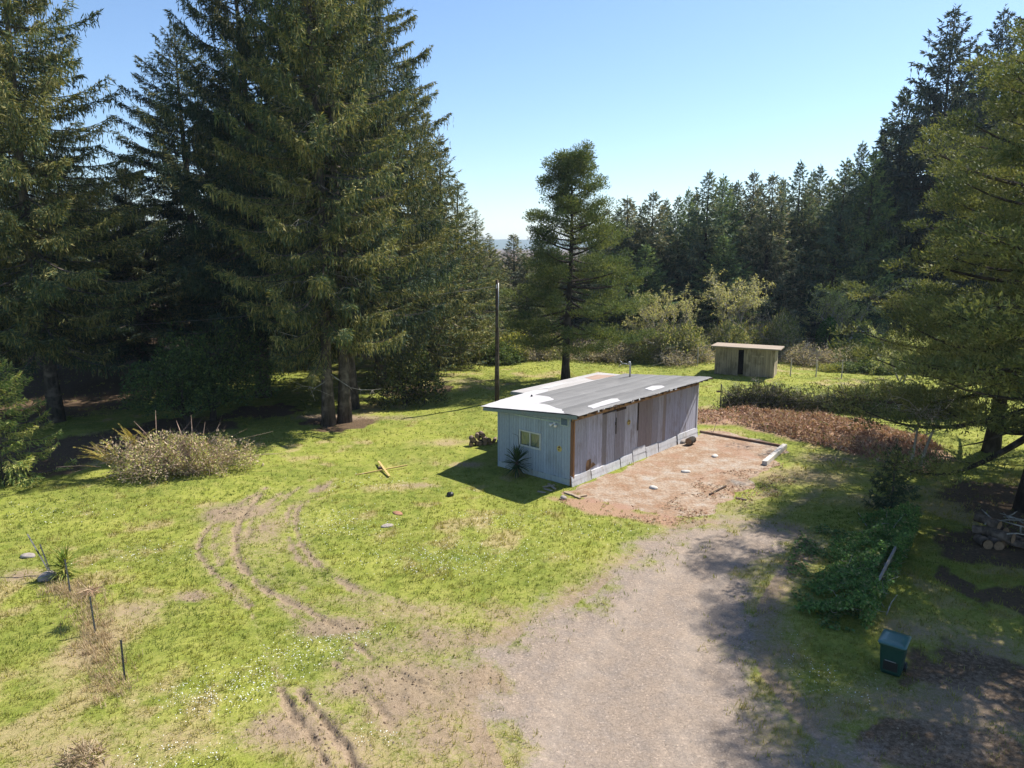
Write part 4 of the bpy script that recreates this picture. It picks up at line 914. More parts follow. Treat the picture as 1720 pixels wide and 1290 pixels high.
# ------------------------------------------------------------------ pines
def lone_prof(f):
    if f < .12: return .75
    if f < .45: return 1.0 - .25 * (f - .12)
    return max(.15, .92 - 1.2 * (f - .45))
x, y = G(950, 641); h = ztop(258, y)
LP = pine(5, h, 5.2, 2.8, 92, 11, 140, .19, .06, .34, prof=lone_prof, csize=.68, flatp=.62, minc=6, asym=.10)
tree_thing('pine_tree', 'lone pine with bare lower trunk and clumped foliage behind the long shed', 'tree', LP, (x, y, 0), .7, bark=M_BARK_D)
x, y = G(1722, 858)
OP = pine(8, 20.5, 8.0, 3.2, 100, 15, 150, .17, .05, .36, prof=lambda f: (1 - f) ** .72 * min(1, .85 + f) + .04, flatp=.42, csize=.74, cols=[(.042, .060, .026), (.066, .082, .032), (.095, .105, .038), (.150, .148, .052)])
tree_thing('pine_tree', 'large olive-yellow pine with low dead limb, beside the log pile', 'tree', OP, (x, y, gz(x, y)), 1.0, bark=M_BARK_D)
for (x, y, rz, s_, lb) in ((24.8, 35.5, 2.6, (1., 1., 1.0), 'olive pine rising directly behind the large pine by the log pile'), (26.8, 28.5, 4.4, (.9, .9, .9), 'olive pine farther from the driveway than the large pine by the log pile')):
    t = thing('pine_tree', lb, 'tree', (x, y, 0), rz); t.scale = s_
    for nm, me in zip(('trunk', 'branches', 'crown'), OP): put(nm, me, None, t)
OP2 = pine(14, 18, 7.2, 6.5, 82, 14, 140, .17, .05, .38, prof=lambda f: (1 - f) ** .75, flatp=.42, csize=.76, cols=[(.042, .060, .026), (.066, .082, .032), (.095, .105, .038), (.150, .148, .052)])
tree_thing('pine_tree', 'high-crowned pine whose boughs overhang the leaf litter by the green bin', 'tree', OP2, (18.9, 20.9, 0), .3, bark=M_BARK_D)
# dead limb reaching over the clearing
dl = MB(); a = np.array([21.2, 27.6, 3.4])
dl.tube([a, a + [-1.2, -.1, -.1], a + [-2.4, -.2, .35], a + [-3.6, -.3, .05], a + [-5.0, -.2, .25]], [.09, .075, .06, .04, .015], 6)
dl.tube([a + [-1.2, -.1, -.1], a + [-2.2, .3, -.7], a + [-3.0, .4, -.9]], [.05, .035, .012], 5)
dl.obj('dead_limb', M_BARK_D, [o for o in bpy.data.objects if o.get('label', '').startswith('large olive-yellow')][0]).matrix_parent_inverse = [o for o in bpy.data.objects if o.get('label', '').startswith('large olive-yellow')][0].matrix_basis.inverted()
#SECTION4

# ------------------------------------------------------------------ low trees and shrubs
HOLLY = bush_mesh(201, 4.0, 3.2, 4.2, 11000, .20, .11, [(.05, .085, .03), (.07, .11, .036), (.12, .155, .045), (.035, .055, .026)], [.35, .35, .15, .15], 26, .5, .3, .02, .35)
def holly(label, px, py, zc, rz, sc, lean):
    x, y = G(px, py); t = thing('evergreen_broadleaf_tree', label, 'tree', (x, y, gz(x, y)), 0)
    tk = MB(); tk.tube([(0, 0, -.1), (.05, 0, .6), (lean * .5, .1, 1.4), (lean, .1, 2.6)], [.24, .2, .16, .10], 8)
    tk.tube([(.04, 0, .6), (-.5, .1, 1.3), (-1.3, .2, 2.3)], [.13, .1, .06], 6); tk.tube([(.04, 0, .8), (.9, -.2, 1.25), (2.2, -.3, 1.6)], [.12, .09, .05], 6); tk.tube([(.04, 0, .7), (.1, -.6, 1.5), (.4, -1.2, 2.5)], [.11, .08, .05], 6)
    tk.obj('trunk', M_BARK_D, t, True)
    b = put('branches', HOLLY[0], M_BARK_D, t); c = put('crown', HOLLY[1], M_LEAF, t)
    for o in (b, c): o.location = (lean * .5, 0, zc); o.rotation_euler = (0, 0, rz); o.scale = sc
    return t
holly('low dark broadleaf tree with forked trunk, standing in front of sunlit grass', 358, 706, 1.5, .4, (1, 1, .95), .2)
holly('low dark broadleaf tree with a trunk leaning away, behind the bramble mound', 316, 722, 1.3, 2.2, (.85, .9, .8), -1.2)
SHRUB_D = bush_mesh(211, 2.3, 2.0, 3.8, 7000, .22, .09, [(.035, .055, .02), (.06, .075, .025), (.10, .10, .034)], None, 22, .4, .1, .02, .4)
x, y = G(692, 676); bush('evergreen_shrub', 'dark multi-stemmed shrub at the foot of the feathery spruce on the lawn', 'shrub', SHRUB_D, (x, y, 0), .3, (1.15, 1.1, 1.1), stem=M_BARK_D)
# scrub along the field edge
SCRUB_G = bush_mesh(221, 2.2, 2.0, 2.4, 5200, .20, .10, [(.16, .18, .06), (.23, .23, .09), (.30, .27, .14), (.10, .13, .045)], None, 46, .5, .2, .014, .5, 3)
SCRUB_T = bush_mesh(223, 2.3, 2.0, 2.0, 3200, .18, .07, [(.31, .25, .17), (.38, .32, .22), (.21, .17, .11), (.22, .22, .09)], None, 70, .5, .1, .015, .5, 4)
SCRUB_D = bush_mesh(225, 2.2, 2.0, 2.0, 5200, .22, .12, [(.05, .08, .03), (.08, .115, .036), (.12, .15, .045)], None, 20, .45, .3, .014, .4)
SCRUB_Y = bush_mesh(227, 2.0, 1.8, 1.8, 4200, .18, .09, [(.30, .27, .055), (.24, .25, .06), (.15, .18, .05)], None, 26, .45, .2, .014, .45)
for ms in (SCRUB_G, SCRUB_T, SCRUB_D, SCRUB_Y):
    ms[0].materials.append(M_TWIG); ms[1].materials.append(M_LEAF)
kinds = dict(G=(SCRUB_G, 'pale green twiggy'), T=(SCRUB_T, 'tan leafless'), D=(SCRUB_D, 'dark green'), Y=(SCRUB_Y, 'yellow-green'))
spots = [  # px, py of the foot, kind, scale xy, scale z, where
    (770, 606, 'G', 1.2, 1.5, 'p'), (800, 600, 'G', 1.3, 1.9, 'p'), (778, 603, 'D', .9, .7, 'p'), (835, 604, 'D', 1.0, .9, 'p'), (852, 608, 'D', 1.1, .7, 'p'), (875, 606, 'Y', .8, .9, 'p'), (858, 600, 'Y', 1.1, 1.4, 'p'), (812, 606, 'Y', .8, .7, 'p'), (905, 606, 'T', 1.0, .8, 'p'),
    (925, 603, 'G', 1.0, 1.0, 'n'), (985, 604, 'T', 1.1, .8, 'n'), (1020, 604, 'T', 1.2, .9, 'n'), (1060, 602, 'G', 1.2, 1.2, 'n'), (1095, 600, 'T', 1.3, 1.5, 'n'), (1120, 606, 'G', 1.2, 1.5, 'n'), (1150, 606, 'G', 1.2, 1.5, 'n'), (1082, 606, 'Y', .7, .8, 'n'), (1140, 612, 'T', 1.0, .6, 'n'), (1175, 608, 'T', 1.0, .8, 'n'),
    (1215, 595, 'G', 1.2, 1.5, 's'), (1262, 590, 'Y', 1.1, 1.6, 's'), (1290, 588, 'T', 1.4, 1.6, 's'), (1310, 592, 'G', 1.1, 1.8, 's'), (1245, 592, 'G', 1.0, 1.4, 's'),
    (1340, 608, 'T', 1.1, .9, 'e'), (1375, 612, 'T', 1.2, .8, 'e'), (1410, 612, 'T', 1.2, .8, 'e'), (1445, 615, 'G', 1.0, .8, 'e'), (1470, 600, 'D', 1.3, 1.2, 'e'), (1432, 622, 'D', .8, .4, 'e'), (1395, 622, 'Y', .7, .4, 'e'), (1480, 625, 'D', 1.0, .6, 'e'), (1515, 620, 'G', 1.2, 1.0, 'e'), (1550, 622, 'D', 1.4, 1.2, 'e'), (1600, 615, 'D', 1.6, 1.6, 'e'), (1660, 622, 'G', 1.5, 1.4, 'e'), (1700, 640, 'D', 1.5, 1.2, 'e')]
where = dict(p='along the field edge behind the utility pole', n='along the field edge behind the lone pine', s='directly behind the far shed', e='in the thicket past the end wall of the far shed')
for px, py, k, s1, s2, wh in spots:
    x, y = G(px, py); ms, nm = kinds[k]
    t = thing('scrub_bush', f'{nm} bush {where[wh]}', 'bush', (x, y, gz(x, y)), rf.uniform(0, 6.28), f'{nm} bushes {where[wh]}'); t.scale = (s1, s1, s2)
    put('stems', ms[0], None, t); put('foliage', ms[1], None, t)
BT = bare_tree_mesh(301, 5.2, .75, 5200, .13, [(.36, .34, .15), (.28, .29, .11), (.42, .38, .2)], 3, 4, .09)
BT2 = bare_tree_mesh(303, 5.0, .85, 5600, .13, [(.34, .36, .13), (.27, .30, .1), (.40, .39, .18)], 3, 5, .08)
for ms in (BT, BT2): ms[0].materials.append(M_TWIG); ms[1].materials.append(M_LEAF)
x, y = G(1228, 588); bare_tree('budding_tree', 'pale budding tree with bare upright limbs directly behind the far shed roof', 'tree', BT, (x, y, 0), .4, (1.5, 1.5, 1.6))
x, y = G(1112, 600); bare_tree('budding_tree', 'pale budding small tree beside the lone pine', 'tree', BT, (x, y, 0), 2.4, (1.2, 1.2, 1.35))
x, y = G(1415, 585); bare_tree('budding_tree', 'spreading pale budding tree above the ivy-covered stump', 'tree', BT2, (x, y, 0), 1.4, (1.7, 1.7, 1.6))
x, y = G(1510, 640); bare_tree('budding_tree', 'budding tree with leaning branches under the olive pine', 'tree', BT2, (x, y, 0), 3.4, (.9, .9, .95))
IVY = bush_mesh(311, .95, .95, 3.2, 4200, .16, .13, [(.035, .09, .02), (.05, .12, .025), (.08, .15, .035)], None, 8, .3, .2, .02, .3)
x, y = G(1389, 590); iv = bush('ivy_stump', 'column of bright ivy over a stump beside the thicket', 'stump', IVY, (x, y, 0), 0, (1.15, 1.15, 1.0), stem=M_BARK_D)
MB().tube([(0, 0, -.1), (0, 0, 1.2), (.1, 0, 2.2)], [.4, .32, .22], 9).obj('stump', M_BARK_D, iv)

# leaning bare sapling with two stems
x, y = G(1527, 796); sp = thing('bare_sapling', 'leaning two-stemmed bare sapling with whitish branches by the berm', 'tree', (x, y, gz(x, y)))
m = MB(); rg = np.random.RandomState(4)
def limb(a, pts, r0, r1): m.tube(np.array([np.array(a) + np.array(p) for p in pts]), np.linspace(r0, r1, len(pts)), 6)
limb((0, 0, 0), [(0, 0, -.1), (.1, 0, 1.2), (.22, .1, 2.3), (.25, .1, 3.2)], .075, .03)
limb((.35, 0, 0), [(0, 0, -.1), (.35, .1, 1.2), (.75, .2, 2.4), (.9, .2, 3.6)], .085, .03)
for k in range(26):
    b = np.array([.7, .15, 2.2]) if k % 3 else np.array([.2, .1, 2.3]); b = b + np.array([.06, 0, .3]) * rg.uniform(-1, 2.5)
    an = rg.uniform(0, 6.28); d = np.array([math.cos(an), math.sin(an) * .8, rg.uniform(.0, .45)]); L = rg.uniform(.9, 2.6)
    p = [b + d * L * q + np.array([0, 0, .18]) * math.sin(q * 3) + rg.normal(size=3) * .05 for q in np.linspace(0, 1, 6)]
    m.tube(p, np.linspace(.03, .008, 6), 4, cap=False)
    for j in range(4):
        q = p[rg.randint(2, 6)]; dd = d * .6 + rg.normal(size=3) * .6; m.tube([q, q + dd * .3, q + dd * .6], [.012, .009, .004], 3, cap=False)
m.obj('trunk_and_branches', M_TWIG, sp)

# bramble mound with fern fronds
x, y = G(300, 800); MOUND = bush_mesh(321, 3.1, 1.5, 1.55, 15000, .11, .055, [(.37, .28, .20), (.45, .36, .26), (.26, .27, .09), (.33, .34, .12), (.19, .15, .10)], [.26, .22, .22, .18, .12], 150, .5, .1, .008, .4, 5)
M_CANE = bark_mat('bramble_cane', (.20, .13, .10), (.36, .26, .20), 9)
md = bush('bramble_mound', 'large tangled bramble mound with dry stems and fern fronds on the lawn', 'bush', MOUND, (x, y + .2, gz(x, y)), .22, (1.12, 1.05, 1.15), stem=M_CANE)
rg = np.random.RandomState(17)
def frond_mesh(L, nleaf, cols, wd=.16):
    m = MB(); t = np.linspace(0, 1, 8); cv = np.stack([L * t, 0 * t, L * (.55 * t - .45 * t ** 2)], 1); m.tube(cv, np.linspace(.012, .004, 8), 3, c=cols[0], cap=False)
    tt = np.linspace(.15, 1, nleaf); P = np.stack([np.interp(tt, t, cv[:, k]) for k in range(3)], 1)
    for s_ in (-1, 1): kites(m, P, np.stack([np.full(nleaf, .8), np.full(nleaf, s_ * 1.), np.full(nleaf, .1)], 1), wd * (1.1 - .6 * tt), .03, rg, pal(rg, nleaf, cols), .6)
    return m.mesh('frond')
FR = frond_mesh(1.25, 22, [(.26, .20, .06), (.32, .24, .06), (.22, .20, .05)])
for i in range(16):
    o = put('frond', FR, M_LEAF, md); o.location = (-2.75 + rg.uniform(-.15, .5), -.25 + rg.uniform(-.3, .4), .45 + rg.uniform(0, .3)); o.rotation_euler = (rg.uniform(-.3, .3), rg.uniform(-.6, .1), math.pi + rg.uniform(-1.1, .6))
for i in range(9):
    o = put('frond', FR, M_LEAF, md); o.location = (-1.6 + rg.uniform(-.4, .5), .1, 1.15 + rg.uniform(0, .2)); o.rotation_euler = (rg.uniform(-.4, .4), rg.uniform(-1.1, -.4), rg.uniform(0, 6.28)); o.scale = (.7, .7, .7)
m = MB()
for (bx, by, L, az_, el) in ((-.9, .4, 1.5, 1.7, 1.1), (-.95, .4, 1.3, 2.9, .9), (.2, .3, 1.1, 2.2, 1.0), (.5, .4, 1.2, 1.7, 1.2), (.9, .3, .9, 1.2, 1.2), (2.6, 0, 1.6, -.1, .05), (-2.9, -.2, 1.6, 3.3, .1)):
    d = np.array([math.cos(az_) * math.cos(el), math.sin(az_) * math.cos(el), math.sin(el)]); p = np.array([bx, by, 1.1 if el > .5 else .5]); m.tube([p, p + d * L * .5 + [0, 0, .05], p + d * L], [.022, .016, .006], 4)
m.obj('bare_cane', M_CANE, md)

# yucca by the front wall: every leaf its own piece
x, y = G(868, 801); yu = thing('yucca_plant', 'spiky dark green yucca against the blue-grey front wall', 'plant', (x, y, gz(x, y)))
ls = MB(); n = 6; V = []
for i in range(n + 1):
    t = i / n; wv = .032 * (1 - t) ** .6 * (.6 + 1.6 * min(t * 3, 1) * .5); V += [(.75 * t, -wv, -.10 * t * t), (.75 * t, 0, -.012 - .10 * t * t), (.75 * t, wv, -.10 * t * t)]
Q = []
for i in range(n): Q += [(3 * i, 3 * i + 3, 3 * i + 4, 3 * i + 1), (3 * i + 1, 3 * i + 4, 3 * i + 5, 3 * i + 2)]
LEAFM = [MB().add(V, Q=Q, c=c).mesh('leaf') for c in ((.022, .05, .022), (.03, .065, .028), (.045, .075, .03), (.20, .16, .08))]
MB().tube([(0, 0, -.1), (.02, 0, .3), (0, .02, .6), (.02, 0, .85)], [.10, .085, .08, .06], 8).obj('stem', M_LOG, yu)
for i in range(120):
    f = i / 120; o = put('leaf', LEAFM[3 if f < .12 else rg.randint(0, 3)], M_LEAF, yu); el = -R(-50 + 130 * f ** .85 + rg.uniform(-12, 12))
    o.location = (0, 0, .45 + .45 * f); o.rotation_euler = (0, el, i * 2.39996 + rg.uniform(-.2, .2)); s_ = rg.uniform(.75, 1.1); o.scale = (s_, 1, 1)
MB().tube([(.05, .1, .85), (.12, .3, 1.4), (.05, .5, 1.85), (-.2, .55, 1.95)], [.018, .014, .01, .006], 5).obj('dead_flower_stalk', M_BARK_D, yu)
# cabbage-palm like clump at the fence line
x, y = G(110, 968); cp = thing('cordyline_plant', 'spiky yellow-green plant among the old fence posts', 'plant', (x, y, gz(x, y)))
LG = [MB().add(V, Q=Q, c=c).mesh('leaf') for c in ((.12, .17, .03), (.18, .21, .045), (.30, .29, .08))]
MB().tube([(0, 0, -.1), (0, .02, .35), (.02, 0, .62)], [.06, .05, .045], 7).obj('stem', M_LOG, cp)
for i in range(100):
    f = i / 100; o = put('leaf', LG[rg.randint(0, 3)], M_LEAF, cp); el = -R(-25 + 100 * f + rg.uniform(-15, 15)); o.location = (rg.uniform(-.1, .1), rg.uniform(-.1, .1), .08 + .6 * f); o.rotation_euler = (0, el, i * 2.39996 + rg.uniform(-.3, .3)); s_ = rg.uniform(.5, .95); o.scale = (s_, .7, 1)

# ------------------------------------------------------------------ old fence line on the lawn
def tpost(label, base, tip, hgt, grp=None):
    bx, by = G(*base); h = hgt; tx, ty_ = G(*tip, h) ; z = gz(bx, by)
    t = thing('fence_post', label, 'fence post', (bx, by, z), 0, grp); d = np.array([tx - bx, ty_ - by, h - z])
    MB().bar((0, 0, -.2), tuple(d), .045, .012).obj('flange', M_POST, t); MB().bar((0, .014, -.2), tuple(d + np.array([0, .014, 0])), .010, .03).obj('web', M_POST, t)
    for k in range(5):
        q = d * (.3 + .15 * k); MB().box(tuple(q + [-.012, -.024, -.012]), tuple(q + [.012, -.007, .012])).obj('stud', M_POST, t)
tpost('long fence post leaning far over beside the spiky yellow-green plant', (92, 968), (46, 897), 1.25)
tpost('short fence post crossing the long leaning post', (88, 962), (67, 914), .95)
tpost('upright fence post right next to the spiky yellow-green plant', (119, 998), (109, 940), 1.0)
tpost('fence post capped with a bundle of dry grass', (161, 1067), (151, 1002), 1.05)
tpost('last fence post of the line, standing clear with a small wire top', (210, 1146), (203, 1075), 1.05)
def rock(name, label, cat, px, py, r, mat, seed, sc=(1, 1, .6), grp=None, dz=0):
    rg_ = np.random.RandomState(seed); th = np.linspace(0, 2 * math.pi, 13)[:-1]; ph_ = np.linspace(-math.pi / 2, math.pi / 2, 8); V = []
    for p in ph_:
        for t in th:
            d = np.array([math.cos(p) * math.cos(t), math.cos(p) * math.sin(t), math.sin(p)]); k = .75 + .5 * fbm(np.array([d[0] * 1.6 + seed]), np.array([d[1] * 1.6 + d[2]]), 3, seed % 9)[0]; V.append(d * r * k * np.array(sc))
    Q = [(i * 12 + j, i * 12 + (j + 1) % 12, (i + 1) * 12 + (j + 1) % 12, (i + 1) * 12 + j) for i in range(7) for j in range(12)]
    x, y = G(px, py); o = MB().add(V, Q=Q).obj(name, mat, None, True); o.location = (x, y, gz(x, y) + r * sc[2] * .35 + dz); o.rotation_euler = (0, 0, seed); return tag(o, label, cat, grp)
rock('rock', 'flat pale rock on the lawn near the leaning posts', 'rock', 47, 934, .22, M_ROCK, 3, (1.2, .8, .4))
x, y = G(140, 1282); hc = MB(); rgh = np.random.RandomState(3); N = 700; d = unit(rgh.normal(size=(N, 3))); d[:, 2] = np.abs(d[:, 2]); B = d * np.array([.42, .42, .36]) * rgh.uniform(.55, 1, (N, 1))
kites(hc, B, d * .5 + rgh.normal(size=(N, 3)) * .8 + np.array([0, 0, -.2]), rgh.uniform(.12, .3, N), .022, rgh, pal(rgh, N, [(.36, .27, .18), (.27, .19, .12), (.44, .35, .23)]))
o = hc.obj('hay_clump', M_DRY); o.location = (x, y, gz(x, y) - .02); tag(o, 'round clump of brown dead grass in the straw-coloured turf', 'clump')
rock('rock', 'dark rough stone at the foot of the leaning posts', 'rock', 80, 970, .26, M_ROCK, 8, (1.2, 1, .6))
# concrete lumps on the dirt pad
for px, py, s_, wl in ((1098, 820, 1, 'closest to the front corner of the long shed'), (1152, 793, 2, 'midway between two others'), (1201, 767, 3, 'closest to the thick whitish timber')):
    rock('concrete_pier', 'pale concrete block in the dirt, ' + wl, 'concrete block', px, py, .17, M_STONE, s_ + 20, (1.25, .9, .5), 'pier blocks on the dirt pad')
rock('stone', 'dark stone on the grass by the shed corner', 'stone', 946, 838, .14, M_ROCK, 31, (1, 1, .8))
rock('black_pot', 'small black plastic lump on the sunny lawn', 'debris', 756, 830, .19, M_BLACK, 33, (1, .9, .7))
rock('stone', 'small grey slab half sunk in clover on the lawn', 'stone', 650, 882, .2, M_ROCK, 35, (1.4, .8, .3))
rock('brick_chunk', 'reddish brick fragment lying among daisies on the lawn', 'brick', 668, 860, .2, simple('red_brick', (.30, .16, .10), .9, .1, .3, 9), 37, (1.4, .8, .22))

def log(name, label, cat, p, q, r, grp=None, mat=None, seed=0):
    p = np.array(p, float); q = np.array(q, float); rg_ = np.random.RandomState(seed + 77); t = np.linspace(0, 1, 5)[:, None]; c = p * (1 - t) + q * t; o = thing(name, label, cat, tuple(p), 0, grp)
    MB().tube(c - p + rg_.normal(size=(5, 3)) * r * .08, r * rg_.uniform(.9, 1.08, 5), 9, cap=False).obj('bark', mat or M_LOG, o, True)
    d = unit(q - p); a = unit(np.cross(d, [.3, .2, 1.])); b = np.cross(d, a); th = np.arange(9) * 2 * math.pi / 9
    for base, s_ in ((np.zeros(3), -1), (q - p, 1)):
        V = [base + r * .98 * (a * math.cos(t) + b * math.sin(t)) + d * s_ * .004 for t in th] + [base + d * s_ * .01]
        MB().add(V, T=[(9, i, (i + 1) % 9) for i in range(9)]).obj('cut_end', M_CUT, o)
    return o
# firewood by the low corner of the long shed
cx, cy = G(814, 748); rg = np.random.RandomState(5)
for i in range(13):
    row = 0 if i < 7 else (1 if i < 11 else 2); k = i - (0, 7, 11)[row]; an = rg.uniform(-.5, .5) + .6
    bx = cx - .75 + k * .26 + row * .15 + rg.uniform(-.05, .05); by = cy + rg.uniform(-.15, .25) + .08 * k; z = .12 + row * .2; d = np.array([math.cos(an + 1.2), math.sin(an + 1.2), rg.uniform(-.12, .12)]) * .22
    log('firewood_log', 'split firewood log in the small heap by the low shed corner', 'log', (bx - d[0], by - d[1], z), (bx + d[0], by + d[1], z + d[2]), rg.uniform(.09, .15), 'firewood by the shed corner', seed=i)
cx, cy = G(1690, 918)
for i in range(11):
    row = 0 if i < 7 else (1 if i < 10 else 2); k = i - (0, 7, 10)[row]; an = rg.uniform(-.6, .6) + 1.9; bx = cx - .9 + k * .33 + row * .2; by = cy + rg.uniform(-.4, .5); z = gz(bx, by) + .14 + row * .26; d = np.array([math.cos(an), math.sin(an), rg.uniform(-.15, .15)]) * rg.uniform(.25, .45)
    log('pile_log', 'cut log in the shaded log pile under the large pine', 'log', (bx - d[0], by - d[1], z), (bx + d[0], by + d[1], z + d[2]), rg.uniform(.12, .19), 'log pile under the pine', seed=40 + i)
for i in range(12):
    bx, by = cx + rg.uniform(-.9, 1.4), cy + rg.uniform(-.5, .9); z = gz(bx, by) + rg.uniform(.45, .75); an = rg.uniform(0, 3.14); L = rg.uniform(.6, 1.4); d = np.array([math.cos(an), math.sin(an), rg.uniform(-.1, .1)]) * L
    o = MB().tube([np.zeros(3), d * .5 + rg.normal(size=3) * .05, d], [.03, .025, .012], 5).obj('branch_scrap', M_TWIG); o.location = (bx, by, z); tag(o, 'loose grey branch thrown on the shaded log pile', 'branch', 'branches on the log pile')

# long plank kerb at the dirt pad, pipe, scraps
def plank(name, label, cat, a, b, wd, ht, mat, c=(1, 1, 1), lift=.0, grp=None, za=0, zb=0):
    ax, ay = G(*a); bx, by = G(*b); p = Vector((ax, ay, gz(ax, ay) + ht / 2 + lift + za)); q = Vector((bx, by, gz(bx, by) + ht / 2 + lift + zb)); o = MB().bar((0, 0, 0), tuple(q - p), wd, ht, c).obj(name, mat); o.location = p; return tag(o, label, cat, grp)
plank('kerb_timber', 'thick whitish timber edging the end of the dirt pad', 'timber', (1284, 781), (1318, 752), .24, .22, M_GREYWOOD, (1.3, 1.3, 1.3))
plank('dark_pipe', 'thin dark pipe lying at the ragged edge of the dirt pad', 'pipe', (1192, 831), (1220, 816), .07, .07, M_DARKWOOD, (.5, .5, .5))
plank('dark_plank', 'short dark board on leaf scraps past the pipe', 'board', (1236, 836), (1254, 840), .1, .05, M_DARKWOOD)
plank('timber_edging', 'low weathered timber edging along the back of the dirt pad', 'timber', (1176, 726), (1310, 750), .14, .12, M_DARKWOOD, (1.4, 1.2, 1.1))
plank('steel_stake', 'rusty stake poking out of the timber edging', 'stake', (1196, 731), (1203, 722), .03, .03, M_DARKWOOD, (.6, .5, .5), 0, None, 0, .45)
for i, (a, b) in enumerate((((903, 826), (916, 829)), ((914, 822), (927, 826)), ((921, 815), (933, 824)), ((912, 820), (932, 817)))):
    plank('scrap_board', 'scrap board lying in the shade of the front wall', 'board', a, b, .10, .035, M_GREYWOOD, (.9, .8, .65), .02 + .03 * (i > 1), 'scrap boards by the front wall')
for a, b in (((957, 830), (975, 838)), ((966, 836), (985, 833)), ((949, 828), (960, 832))):
    plank('broken_board', 'broken board in rubble at the front corner of the long shed', 'board', a, b, .13, .05, M_GREYWOOD, (.8, .65, .5), .01, 'broken boards at the corner')
x, y = G(1158, 747); log('short_log', 'dark stub of log beside the skirting on the dirt pad', 'log', (x - .1, y - .15, .22), (x + .25, y + .25, .22), .2, None, M_BARK_D)
plank('short_board', 'pale board lying against the dark log stub', 'board', (1138, 744), (1154, 740), .16, .07, M_GREYWOOD, (1.2, 1.1, 1.0), .06)
rock('rubble_lump', 'grey lump of rubble next to the dark log stub', 'rubble', 1147, 744, .2, M_ROCK, 51, (1.2, .8, .7))
# yellow lumber cross on the lawn
yc = thing('lumber_cross', 'yellowed lumber cross lying on the sunny lawn', 'lumber', (*G(643, 790), gz(*G(643, 790))))
o0 = np.array(G(643, 790))
def loc_(p, z): q = np.array(G(*p)) - o0; return (q[0], q[1], z)
MB().bar(loc_((597, 795), .04), loc_((684, 781), .12), .06, .05).obj('long_board', M_YELLOW, yc); MB().bar(loc_((636, 775), .13), loc_((654, 800), .13), .10, .04).obj('cross_board', M_YELLOW, yc)
MB().box((loc_((640, 784), 0)[0] - .12, loc_((640, 784), 0)[1] - .1, 0), (loc_((640, 784), 0)[0] + .12, loc_((640, 784), 0)[1] + .1, .12)).obj('dark_block', M_DARKWOOD, yc)

# ------------------------------------------------------------------ wheeled bin
bx, by = G(1497, 1128); bn = thing('wheeled_bin', 'dark green wheeled refuse bin with blue-green lid in tree shade', 'bin', (bx, by, gz(bx, by) - .03), R(-38))
def loft(secs, c=(1, 1, 1)):
    V = []; n = len(secs[0])
    for s_ in secs: V += s_
    Q = [(i * n + j, i * n + (j + 1) % n, (i + 1) * n + (j + 1) % n, (i + 1) * n + j) for i in range(len(secs) - 1) for j in range(n)]
    k = len(V); V += [tuple(np.mean(secs[0], 0)), tuple(np.mean(secs[-1], 0))]
    return MB().add(V, Q=Q, T=[(k, (j + 1) % n, j) for j in range(n)] + [(k + 1, (len(secs) - 1) * n + j, (len(secs) - 1) * n + (j + 1) % n) for j in range(n)], c=c)
def rrect(hx, hy, z, r=.06, cy=0):
    P = []
    for sx, sy, a0 in ((1, 1, 0), (-1, 1, 90), (-1, -1, 180), (1, -1, 270)):
        for k in range(4): a = R(a0 + 30 * k); P.append((sx * (hx - r) + r * math.cos(a), cy + sy * (hy - r) + r * math.sin(a), z))
    return P
loft([rrect(.22, .23, .05, .05, .02), rrect(.235, .25, .12, .06, .02), rrect(.275, .32, .80, .06), rrect(.28, .33, .84, .06), rrect(.305, .36, .845, .06), rrect(.305, .36, .89, .06)]).obj('body', M_BIN, bn, True)
ld = loft([rrect(.315, .385, .892, .06), rrect(.32, .39, .905, .06), rrect(.315, .385, .925, .06), rrect(.25, .30, .932, .05), rrect(.23, .27, .952, .05, .0), rrect(.15, .2, .957, .05, .0)]).obj('lid', M_BINLID, bn, True)
MB().tube([(-.25, .44, .88), (.25, .44, .88)], .018, 8).obj('handle', M_BIN, bn, True)
for s_ in (-1, 1):
    MB().bar((s_ * .25, .34, .87), (s_ * .25, .45, .88), .03, .04).obj('handle_bracket', M_BIN, bn)
    wh = MB().tube([(s_ * .22, .27, .12), (s_ * .29, .27, .12)], .12, 18).obj('wheel', M_BLACK, bn)
    MB().tube([(s_ * .288, .27, .12), (s_ * .298, .27, .12)], .05, 12).obj('hub', M_BIN, wh)
MB().tube([(-.3, .27, .12), (.3, .27, .12)], .014, 6).obj('axle', M_METAL, bn)
MB().box((-.13, -.305, .44), (.12, -.285, .452)).obj('grip_bar', M_METAL, bn); MB().box((-.16, -.272, .18), (.16, -.262, .42), (1, 1, 1)).obj('recess_shade_plate', M_BLACK, bn)  # flat black plate painted as the shade of a recess

def scatter_poly_early(poly, N):
    P = np.array(poly); lo, hi = P.min(0), P.max(0); q = np.random.RandomState(8).uniform(lo, hi, (N * 4, 2)); return q[in_poly(q[:, 0], q[:, 1], poly)][:N]
